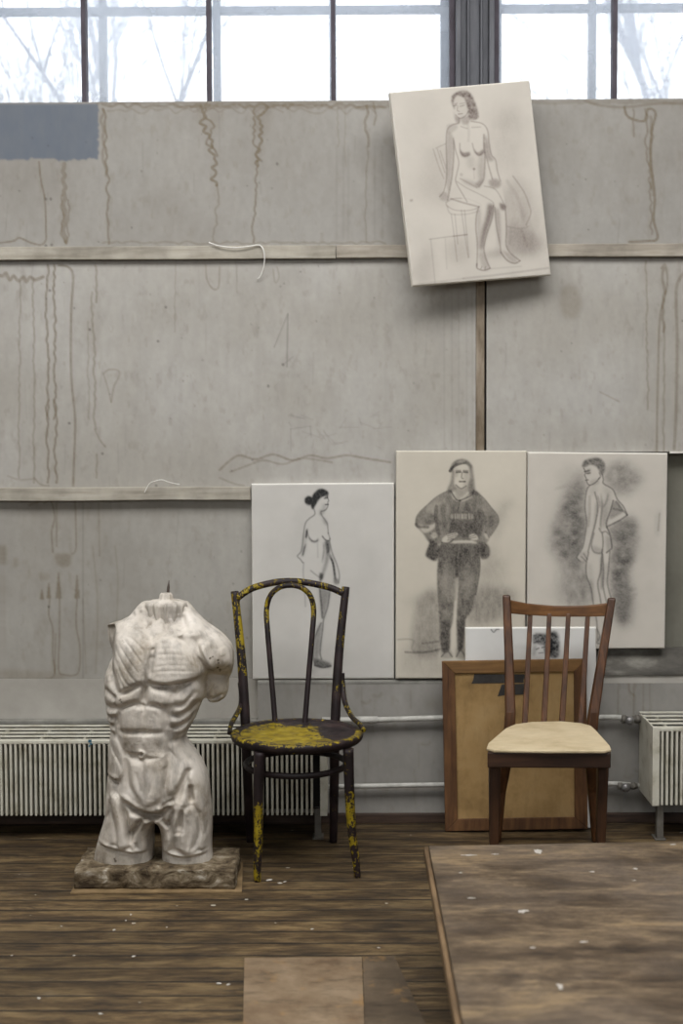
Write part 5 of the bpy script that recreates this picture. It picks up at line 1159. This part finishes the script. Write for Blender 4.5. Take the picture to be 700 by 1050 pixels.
def bent():
    dc = 4.775; zs = P(304, 765, dc - .225).z + 0.0
    cen = F(304.5, 749.5, zs); R_ = .2235
    root = thing('bentwood_chair', (cen.x, cen.y, 0), 'bentwood chair with flaking yellow paint on its round seat, beside the plaster torso', 'chair')
    def pyof(w): return proj(np.array([[w.x, w.y, w.z]]))[1][0]
    def pxof(w): return proj(np.array([[w.x, w.y, w.z]]))[0][0]
    # seat: ring and dished panel
    rim = MB(); rim.lathe([(R_ - .05, -.026), (R_ - .008, -.032), (R_, -.024), (R_ + .004, -.012), (R_ + .001, -.003), (R_ - .006, 0), (R_ - .022, -.0015), (R_ - .028, -.005), (R_ - .05, -.016), (R_ - .05, -.026)], cen, 72, False)
    o = rim.build('seat_ring', M_BENT, root)
    wear(o, lambda w: .10 + (.30 if (w.z > cen.z - .0045 and w.y < cen.y + .02) else 0) + (.14 if w.z > cen.z - .0045 else 0))
    st = MB(); prof = [(0.001, -.012)] + [(r, -.0125 + .007 * (r / (R_ - .024)) ** 2) for r in np.linspace(.012, R_ - .024, 22)]
    vs = []; N = 96; fs = []
    for r, z in prof:
        for k in range(N): a = 2 * math.pi * k / N; vs.append((cen.x + r * math.cos(a), cen.y + r * math.sin(a), cen.z + z))
    for i in range(len(prof) - 1):
        for k in range(N): fs.append((i * N + k, i * N + (k + 1) % N, (i + 1) * N + (k + 1) % N, (i + 1) * N + k))
    st.add(vs, fs, True); st.f.append(tuple(range(N))); st.sm.append(True)
    o = st.build('seat', M_BENT, root, fixn=False)
    def seatwear(w):
        dx, dy = (w.x - cen.x) / R_, (w.y - cen.y) / R_
        d = math.hypot((dx + .18) / .72, (dy + .12) / .72); v = 1.2 - d * .62
        v -= .95 * math.exp(-(((dx - .62) / .3) ** 2 + ((dy - .22) / .5) ** 2)); v -= .5 * math.exp(-(((dx - .1) / .4) ** 2 + ((dy - .8) / .2) ** 2))
        return v
    wear(o, seatwear)
    u = zs - .03
    # front legs
    def fl(pts, ymid):
        P3 = crom(pts, 6); n = len(P3)
        o = MB().tube(P3, [.0185 - .0075 * (k / (n - 1)) ** 1.2 for k in range(n)], 14).build('leg', M_BENT, root)
        wear(o, ymid); return o
    a = F(264, 904, 0); b = F(366.5, 899.5, 0)
    t1 = P(266, 772, 4.60); t1.z = u; t2 = P(357, 770, 4.64); t2.z = u
    def lw(keys):
        ky = [k[0] for k in keys]; kv = [k[1] for k in keys]
        return lambda w: float(np.interp(pyof(w), ky, kv))
    def mid(p, q, t, dx=0, dy=0): r = p.lerp(q, t); r.x += dx; r.y += dy; return r
    fl([t1, mid(t1, a, .3, -.002), mid(t1, a, .65, 0.0), mid(t1, a, .9, -.002, .0), a], lw([(815, .05), (828, .55), (850, .62), (868, .55), (876, .3), (890, .25), (897, .6), (910, .65)]))
    fl([t2, mid(t2, b, .3, -.006), mid(t2, b, .62, -.008), mid(t2, b, .86, -.002), b], lw([(800, .08), (818, .5), (840, .58), (860, .42), (885, .48), (905, .62)]))
    # back posts run from the floor to the top
    zt = P(241, 606, 5.085).z
    for (xb, yb_, xs_, xt, yt) in ((256.5, 863, 251.5, 240.5, 606.5), (341.5, 863.5, 343.5, 354.5, 602)):
        f0 = F(xb, yb_, 0); s0 = P(xs_, 742, 4.985); m0 = P(xb + (xs_ - xb) * .55, 800, 5.005); tp = P(xt, yt, 5.085); m1 = s0.lerp(tp, .5); m1.x += (.006 if xt < 300 else -.006) * 1.0; m1.y -= .008
        pts = crom([f0, m0, s0, m1, tp], 10); n = len(pts)
        o = MB().tube(pts, [.0145 + .0035 * math.sin(math.pi * min(1, k / (n - 1) * 1.1)) for k in range(n)], 14).build('back_post', M_BENT, root)
        if xt < 300: wear(o, lambda w: (.05 if w.z < zs + .02 else (.78 if 622 < pyof(w) < 662 and pxof(w) > 244 + (pyof(w) - 620) * .1 - 2 else (.42 if 606 < pyof(w) < 690 else .12))))
        else: wear(o, lambda w: .10 + (.12 if w.z > zs + .3 else 0))
    for px, py in ((240.5, 606.5), (354.5, 602)): pass
    # top rail
    dt = 5.075
    pts = crom([P(243.5, 613, dt), P(258, 603.5, dt + .012), P(280, 597.5, dt + .02), P(299, 596, dt + .022), P(318, 598, dt + .02), P(338, 602.5, dt + .012), P(352, 608.5, dt)], 8)
    o = MB().tube(pts, .0125, 14, squash=(1, 1)).build('top_rail', M_BENT, root); wear(o, lambda w: .38 if pxof(w) < 335 else .26)
    # inner hoop
    dh = 5.06
    pts = crom([P(282, 742, 4.965), P(280.5, 722, 4.98), P(277, 680, 5.01), P(274.5, 650, 5.03), P(273.2, 626, dh), P(277, 611, dh), P(286, 602.6, dh), P(297.5, 600.2, dh), P(309, 602.6, dh), P(318, 611, dh), P(321.5, 626, dh), P(320, 650, 5.03), P(317.5, 680, 5.01), P(314, 722, 4.98), P(312.5, 742, 4.965)], 8)
    o = MB().tube(pts, .0098, 12).build('back_hoop', M_BENT, root); wear(o, lambda w: float(np.interp(pyof(w), [600, 606, 632, 650], [.3, .48, .48, .05])) if 603 < pyof(w) < 655 else (.3 if pyof(w) < 604 else .05))
    # side braces, from the posts down to the seat ring
    for pts in ([P(350.2, 690, 5.03), P(351, 703, 5.02), P(353.5, 720, 4.97), P(360, 734, 4.90), P(368, 742, 4.82), P(373, 749, 4.77)], [P(246.5, 700, 5.03), P(247.5, 712, 5.02), P(246.5, 724, 4.98), P(240.5, 736, 4.90), P(236.5, 744, 4.82), P(235.2, 752, 4.77)]):
        q = crom(pts, 6); o = MB().tube(q, [.0105 - .003 * k / len(q) for k in range(len(q))], 12).build('side_brace', M_BENT, root); wear(o, lambda w: .36 if pyof(w) > 725 else .2)
    # leg ring under the seat
    c0 = F(303, 787, .30); c0 = Vector((cen.x - .004, cen.y + .01, P(303, 795.5, 4.62).z)); rr_ = .172
    o = MB().tube([(c0.x + rr_ * math.cos(2 * math.pi * k / 64), c0.y + rr_ * 1.04 * math.sin(2 * math.pi * k / 64), c0.z) for k in range(64)], .0108, 10, closed=True).build('leg_ring', M_BENT, root); wear(o, lambda w: .02)
bent()

# ------------------------------------------------------------------ wooden slat chair
M_OAKV = mat_wood('brown_chair_wood_v', (50, 30, 16), (76, 47, 25), (102, 66, 37), 'z', .42, .4)
M_OAKH = mat_wood('brown_chair_wood_h', (80, 51, 27), (108, 73, 40), (130, 92, 54), 'x', .42, .4)
M_OAKD = mat_wood('dark_chair_wood', (38, 25, 17), (54, 36, 25), (72, 49, 34), 'x', .4, .4)
M_OAKF = mat_wood('front_leg_wood', (36, 23, 14), (56, 36, 22), (76, 49, 29), 'z', .42, .4)
def slat():
    zs = .462; dF, dB = 4.60, 4.985
    root = thing('wooden_chair', (F(562, 768, zs).x, Yd(4.8), 0), 'brown wooden chair with spindle back and bare pale seat, in front of the framed board', 'chair')
    def fl(px, py, z): return F(px, py, z)
    # seat board
    out = [fl(498.5, 766.5, zs), fl(500.5, 761.5, zs), fl(518, 746.5, zs), fl(528, 742.3, zs), fl(545, 740, zs), fl(575, 739.3, zs), fl(596, 741.2, zs), fl(606, 744, zs), fl(611, 748.5, zs), fl(625, 764, zs), fl(626.5, 768, zs), fl(620, 769.3, zs), fl(560, 769.3, zs), fl(506, 768.5, zs)]
    t = NT('bare_pale_seat_wood'); v = t.coords(scale=(1, 1, 1)); n = t.noise(v, 5, 7, .65); n2 = t.noise(t.coords(scale=(3, 16, 3)), 6, 5, .6)
    c = t.ramp(n, [(.3, lin4((164, 146, 112))), (.5, lin4((192, 175, 142))), (.7, lin4((204, 189, 158)))]); c = t.mix(.35, c, t.ramp(n2, [(.3, wk(.66)), (.55, wk(1))]), 'MULTIPLY')
    t.color(c); t.rough(.55, .35); t.bump(n2, .1, .002)
    MB().prism(out, (0, 0, -.011)).build('seat', t.m, root, .004, 3)
    # apron
    z1, z0 = zs - .011, zs - .062
    cx = sum(p.x for p in out) / len(out); cy = sum(p.y for p in out) / len(out)
    A = [fl(499.5, 768, zs), fl(626, 768.6, zs), fl(609, 748, zs), fl(519, 748, zs)]
    A = [Vector((p.x, p.y, 0)) for p in A]
    for a, b, nm in ((0, 1, 'front_apron'), (1, 2, 'side_apron'), (2, 3, 'back_apron'), (3, 0, 'side_apron')):
        p, q = A[a], A[b]; ins = (Vector((cx, cy, 0)) - (p + q) / 2).normalized() * .022
        lp = [p + Vector((0, 0, z0)), q + Vector((0, 0, z0)), q + ins + Vector((0, 0, z0)), p + ins + Vector((0, 0, z0))]
        MB().prism(lp, (0, 0, z1 - z0)).build(nm, M_OAKD, root, .004)
    def leg(top, bot, wt, wb, m=M_OAKV, dt=None):
        h = wt / 2; g = wb / 2
        q0 = [bot + Vector(p) for p in ((-g, -g, 0), (g, -g, 0), (g, g, 0), (-g, g, 0))]; q1 = [top + Vector(p) for p in ((-h, -h, 0), (h, -h, 0), (h, h, 0), (-h, h, 0))]
        MB().hexa(q0, q1).build('leg', m, root, .004)
    zt = zs - .02
    def pt(px, py, d, z): p = P(px, py, d); return Vector((p.x, p.y, z))
    leg(pt(507, 780, dF + .03, zt), pt(506, 900, dF + .035, 0), .040, .026, M_OAKF)
    leg(pt(618, 780, dF + .03, zt), pt(614.5, 900, dF + .035, 0), .038, .026, M_OAKF)
    # back posts: square, splayed rear leg below, raked above
    def post(px):
        pts = [Vector(p) for p in px]
        secs = []
        for k, p in enumerate(pts):
            w = (.026, .036, .040, .036, .031, .028)[k]; dy = (.028, .036, .042, .036, .028, .022)[k]
            secs.append([p + Vector((-w / 2, -dy / 2, 0)), p + Vector((w / 2, -dy / 2, 0)), p + Vector((w / 2, dy / 2, 0)), p + Vector((-w / 2, dy / 2, 0))])
        b = MB(); vs = [v for s in secs for v in s]; n = len(secs)
        b.add(vs, [(i * 4 + k, i * 4 + (k + 1) % 4, (i + 1) * 4 + (k + 1) % 4, (i + 1) * 4 + k) for i in range(n - 1) for k in range(4)] + [(3, 2, 1, 0), tuple((n - 1) * 4 + k for k in range(4))])
        b.build('back_post', M_OAKV, root, .006, 3)
    post([F(509.5, 863, 0), P(513, 812, 5.05), P(521, 768, 4.985), P(523, 730, 4.99), P(521.5, 670, 5.03), P(519, 610, 5.085)])
    post([F(610.5, 863, 0), P(607.5, 812, 5.05), P(604, 768, 4.985), P(608.5, 730, 4.99), P(617.5, 672, 5.03), P(627, 613, 5.085)])
    # curved top rail
    vs = []; N = 24
    a, b = P(521, 618.5, 5.078), P(625, 618.5, 5.078)
    za, zb = P(572, 613.5, 5.08).z, P(572, 613.5, 5.08).z
    top = [(519.5, 614.5), (540, 618.5), (560, 620.6), (575, 621.4), (595, 621.2), (612, 619.8), (626.5, 617.5)]
    bot = [(519.5, 628.5), (540, 630.5), (560, 631.6), (575, 632.2), (595, 632.2), (612, 632), (626.5, 631.5)]
    tp = crom([P(x, y, 5.08 + .028 * math.sin(math.pi * (x - 519) / 108)) for x, y in top], 5); bt = crom([P(x, y, 5.078 + .028 * math.sin(math.pi * (x - 519) / 108)) for x, y in bot], 5)
    r = MB(); n = len(tp); yo = Vector((0, .009, 0)); vs = []
    for k in range(n): vs += [bt[k] - yo, bt[k] + yo, tp[k] + yo, tp[k] - yo]
    r.add(vs, [(i * 4 + k, i * 4 + (k + 1) % 4, (i + 1) * 4 + (k + 1) % 4, (i + 1) * 4 + k) for i in range(n - 1) for k in range(4)] + [(3, 2, 1, 0), tuple((n - 1) * 4 + k for k in range(4))])
    r.build('top_rail', M_OAKH, root, .003)
    # spindles
    for xt, xb in ((543.5, 537.5), (563, 557), (582.5, 575.5), (602.5, 594.5)):
        p0, p1 = P(xb, 747, 4.985), P(xt, 629, 5.10); m = p0.lerp(p1, .5); m.y -= .006
        pts = crom([p0, m, p1], 6); nn = len(pts); b = MB(); vs = []
        for k, p in enumerate(pts):
            w = .0105 - .0026 * k / (nn - 1); vs += [p + Vector((-w, -.007, 0)), p + Vector((w, -.007, 0)), p + Vector((w, .007, 0)), p + Vector((-w, .007, 0))]
        b.add(vs, [(i * 4 + k, i * 4 + (k + 1) % 4, (i + 1) * 4 + (k + 1) % 4, (i + 1) * 4 + k) for i in range(nn - 1) for k in range(4)] + [(3, 2, 1, 0), tuple((nn - 1) * 4 + k for k in range(4))])
        b.build('spindle', M_OAKV, root, .003)
slat()

# ------------------------------------------------------------------ low work table in front
def table():
    h = .32; c0 = F(434.2, 867.5, h); c1 = F(466.8, 1050, h); xr = 1.55
    ex = Vector((1, 0, 0)); e = (c1 - c0); yn = -2.30 - .9
    dirn = Vector((e.x / e.y, 1, 0)); L = c0.y - yn
    far = F(700, 862.5, h); ex = (far - c0).normalized()
    W_ = (xr - c0.x)
    q = [c0, c0 + ex * W_, c0 + ex * W_ - dirn * L, c0 - dirn * L]
    root = thing('low_table', ((q[0] + q[2]) / 2).xy.to_3d(), 'low worn plywood table with scuffed stained top in the foreground right', 'table')
    t = NT('scuffed_plywood_top'); v = t.coords(scale=(1, 2.4, 1)); n = t.noise(v, 3.2, 9, .68, .5); n2 = t.noise(t.coords(scale=(1.2, 9, 1)), 7, 6, .6); n3 = t.noise(t.coords(scale=(1, 1.3, 1)), 2.2, 5, .6)
    c = t.ramp(n, [(.32, lin4((46, 37, 28))), (.46, lin4((76, 63, 48))), (.55, lin4((102, 87, 68))), (.68, lin4((132, 112, 84)))])
    c = t.mix(.5, c, t.ramp(n2, [(.36, wk(.42)), (.56, wk(1.15))]), 'MULTIPLY'); c = t.mix(t.ramp(n3, [(.45, wk(0)), (.7, wk(.5))]), c, lin4((108, 97, 86)))
    sp = t.ramp(t.noise(v, 24, 4, .7), [(.74, wk(0)), (.78, wk(.5))]); c = t.mix(sp, c, lin4((176, 168, 156)))
    a = t.attr('paint'); c = t.mix(a.outputs['Alpha'], c, a.outputs['Color']) if 0 else c
    hf = t.noise(t.coords(scale=(1, 3.2, 1)), 30, 6, .72); c = t.mix(.6, c, t.ramp(hf, [(.36, wk(.5)), (.56, wk(1.12))]), 'MULTIPLY')
    t.color(c); t.rough(t.ramp(n, [(.3, wk(.5)), (.7, wk(.68))]), .25); t.bump(n2, .15, .002)
    rim = .012
    i0 = q[0] + ex * .015 ; lp = [i0, q[1], q[2], q[3] + ex * .015]
    MB().prism(lp, (0, 0, -.026)).build('tabletop', t.m, root, .0015)
    MB().prism([q[0], q[0] + ex * .0128, q[3] + ex * .0128, q[3]], (0, 0, -.03)).build('edge_strip', mat_wood('edge_lath', (76, 58, 38), (106, 84, 58), (126, 103, 74), 'y', .6), root, .004, 3)
    md = mat_mottle('dark_table_frame', (46, 38, 32), (64, 54, 46), 10, .7)
    ins = .05
    f = [q[0] + ex * ins - dirn * ins, q[1] - ex * ins - dirn * ins, q[2] - ex * ins + dirn * ins, q[3] + ex * ins + dirn * ins]
    for a_, b_, nm in ((0, 1, 'apron'), (1, 2, 'apron'), (2, 3, 'apron'), (3, 0, 'apron')):
        p, r = f[a_], f[b_]; inn = ((q[0] + q[2]) / 2 - (p + r) / 2).normalized() * .022
        lp = [Vector((x.x, x.y, h - .026)) for x in (p, r, r + inn, p + inn)]; MB().prism(lp, (0, 0, -.08)).build(nm, md, root, .003)
    for p in f:
        s = (Vector(((q[0] + q[2]) / 2)) - p); dx = .05 if s.x > 0 else -.05; dy = .05 if s.y > 0 else -.05
        lo = (min(p.x, p.x + dx), min(p.y, p.y + dy), 0); hi = (max(p.x, p.x + dx), max(p.y, p.y + dy), h - .028)
        MB().box(lo, hi).build('leg', md, root, .003)
    # dried paint on the top
    r = random.Random(9); wp = mat_mottle('dried_white_paint', (150, 145, 136), (182, 177, 168), 30, .7); blobs = MB()
    def splash(px, py, rx, ry, sd):
        c_ = F(px, py, h); rr = random.Random(sd); n = 26; lp = []
        for k in range(n):
            a = 2 * math.pi * k / n; w = 1 + .9 * mnoise.noise((math.cos(a) * 2.2, math.sin(a) * 1.6, sd * 3.1)); lp.append(c_ + Vector((rx * .8 * w * math.cos(a), ry * .7 * w * math.sin(a), .0009)))
        MB().prism(lp, (0, 0, -.001)).build('paint_spot', wp, root)
    for k, (px, py, rx, ry) in enumerate(((551, 873, .014, .024), (481, 877, .02, .006), (508, 876, .012, .005), (535, 935, .008, .016), (538, 934, .009, .009), (651, 891, .008, .006), (607, 894, .007, .005), (483, 921, .012, .005), (598, 966, .012, .006), (546, 972, .007, .006), (574, 1012, .006, .02), (650, 903, .007, .003), (472, 895, .006, .005), (690, 866, .008, .006))): splash(px, py, rx, ry, k + 1)
table()

# ------------------------------------------------------------------ sheets on the floor, crumbs, strings
def sheet(px, z, cols, label, seed):
    q = [F(x, y, z) for x, y in px]; c = sum(q, Vector()) / 4
    t = NT('worn_sheet_%d' % seed); v = t.coords(loc=(seed, 0, 0)); n = t.noise(v, 6, 8, .66, .3); n2 = t.noise(t.coords(loc=(seed, 0, 0), scale=(.5, 1.3, 1)), 13, 7, .68)
    cc = t.ramp(n, [(.3, lin4(cols[0])), (.5, lin4(cols[1])), (.7, lin4(cols[2]))]); cc = t.mix(.9, cc, t.ramp(n2, [(.3, wk(.45)), (.5, wk(1))]), 'MULTIPLY'); cc = t.mix(t.ramp(t.noise(t.coords(loc=(seed * 2, 1, 0)), 9, 5, .6), [(.58, wk(0)), (.68, wk(.55))]), cc, lin4((146, 112, 66)))
    t.color(cc); t.rough(.62, .3); t.bump(n2, .2, .002)
    o = MB().prism(q, (0, 0, -z + .0003)).build('plywood_sheet', t.m, None, .001, org=Vector((c.x, c.y, 0))); tag(o, label, 'board')
sheet([(250.5, 982), (371, 981), (374, 1075), (248.5, 1075)], .004, ((92, 72, 52), (120, 102, 80), (138, 120, 97)), 'pale worn plywood sheet lying flat on the plank floor in front', 3)
sheet([(371.6, 981), (404, 979.5), (448, 1075), (374.6, 1075)], .004, ((60, 50, 40), (80, 68, 53), (98, 84, 67)), 'stained sheet coloured darker for the shadow of the low table, lying flat beside the pale sheet', 8)  # dark tone includes the shadow on the floor by the low table
wp = mat_mottle('plaster_crumb', (160, 155, 144), (192, 187, 178), 60, .9)
def crumb(px, py, s, sd, label, grp=None):
    s *= .72; b = MB(); c = F(px, py, 0); rr = random.Random(sd); vs = []
    bm = bmesh.new(); bmesh.ops.create_icosphere(bm, subdivisions=2, radius=1)
    a = rr.uniform(0, 3)
    for v in bm.verts:
        k = 1 + .35 * mnoise.noise(v.co * 1.3 + Vector((sd * 5, 0, 0))); x, y = v.co.x * s * 1.6 * k, v.co.y * s * k
        v.co = Vector((c.x + x * math.cos(a) - y * math.sin(a), c.y + x * math.sin(a) + y * math.cos(a), max(0, s * .35 + v.co.z * s * .35 * k)))
    b.add([v.co.copy() for v in bm.verts], [tuple(v.index for v in f.verts) for f in bm.faces], True); bm.free()
    tag(b.build('plaster_crumb', wp, None, org=c), label, 'crumb', grp)
G_ = 'plaster crumbs scattered on the floor'
lab = 'tiny white plaster crumb lying on the plank floor'
crumb(276, 903, .010, 1, 'long white plaster crumb by the front left foot of the yellow chair')
crumb(287, 906, .007, 2, 'plaster crumb between the front feet of the yellow chair, left of a smaller one'); crumb(292, 904.5, .0055, 3, 'smaller plaster crumb right of the others at the yellow chair foot')
for k, (px, py, s) in enumerate(((134, 938, .005), (117, 954, .006), (129, 944, .004), (137, 981, .006), (76, 980, .004), (224, 1009, .007), (234, 1010, .006), (171, 951, .004), (320, 953, .005), (40, 1024, .006), (103, 1040, .006), (12, 980, .004), (388, 972, .005), (63, 950, .004))): crumb(px, py, s, k + 10, lab, G_)
M_STR = mat_mottle('white_string', (214, 212, 206), (232, 230, 224), 60, .8)
pts = crom([P(214, 248.5, 5.352), P(224, 252, 5.348), P(240, 254, 5.346), P(256, 252.5, 5.348), P(266, 251.5, 5.352), P(270.5, 258, 5.346), P(270.8, 270, 5.352), P(267.5, 282, 5.365), P(264, 286, 5.37)], 8)
tag(MB().tube(pts, .0021, 8).build('string', M_STR, None, org=pts[0]), 'white string hanging off the upper wall batten', 'string')
pts = crom([P(148, 505, 5.348), P(153, 496, 5.346), P(158, 493.5, 5.345), P(166, 492, 5.35), P(172, 494, 5.356), P(180, 496, 5.362), P(184, 496.5, 5.366)], 8)
tag(MB().tube(pts, .0014, 6).build('wire', M_STR, None, org=pts[0]), 'thin pale wire bent over the lower wall batten above the torso', 'wire')
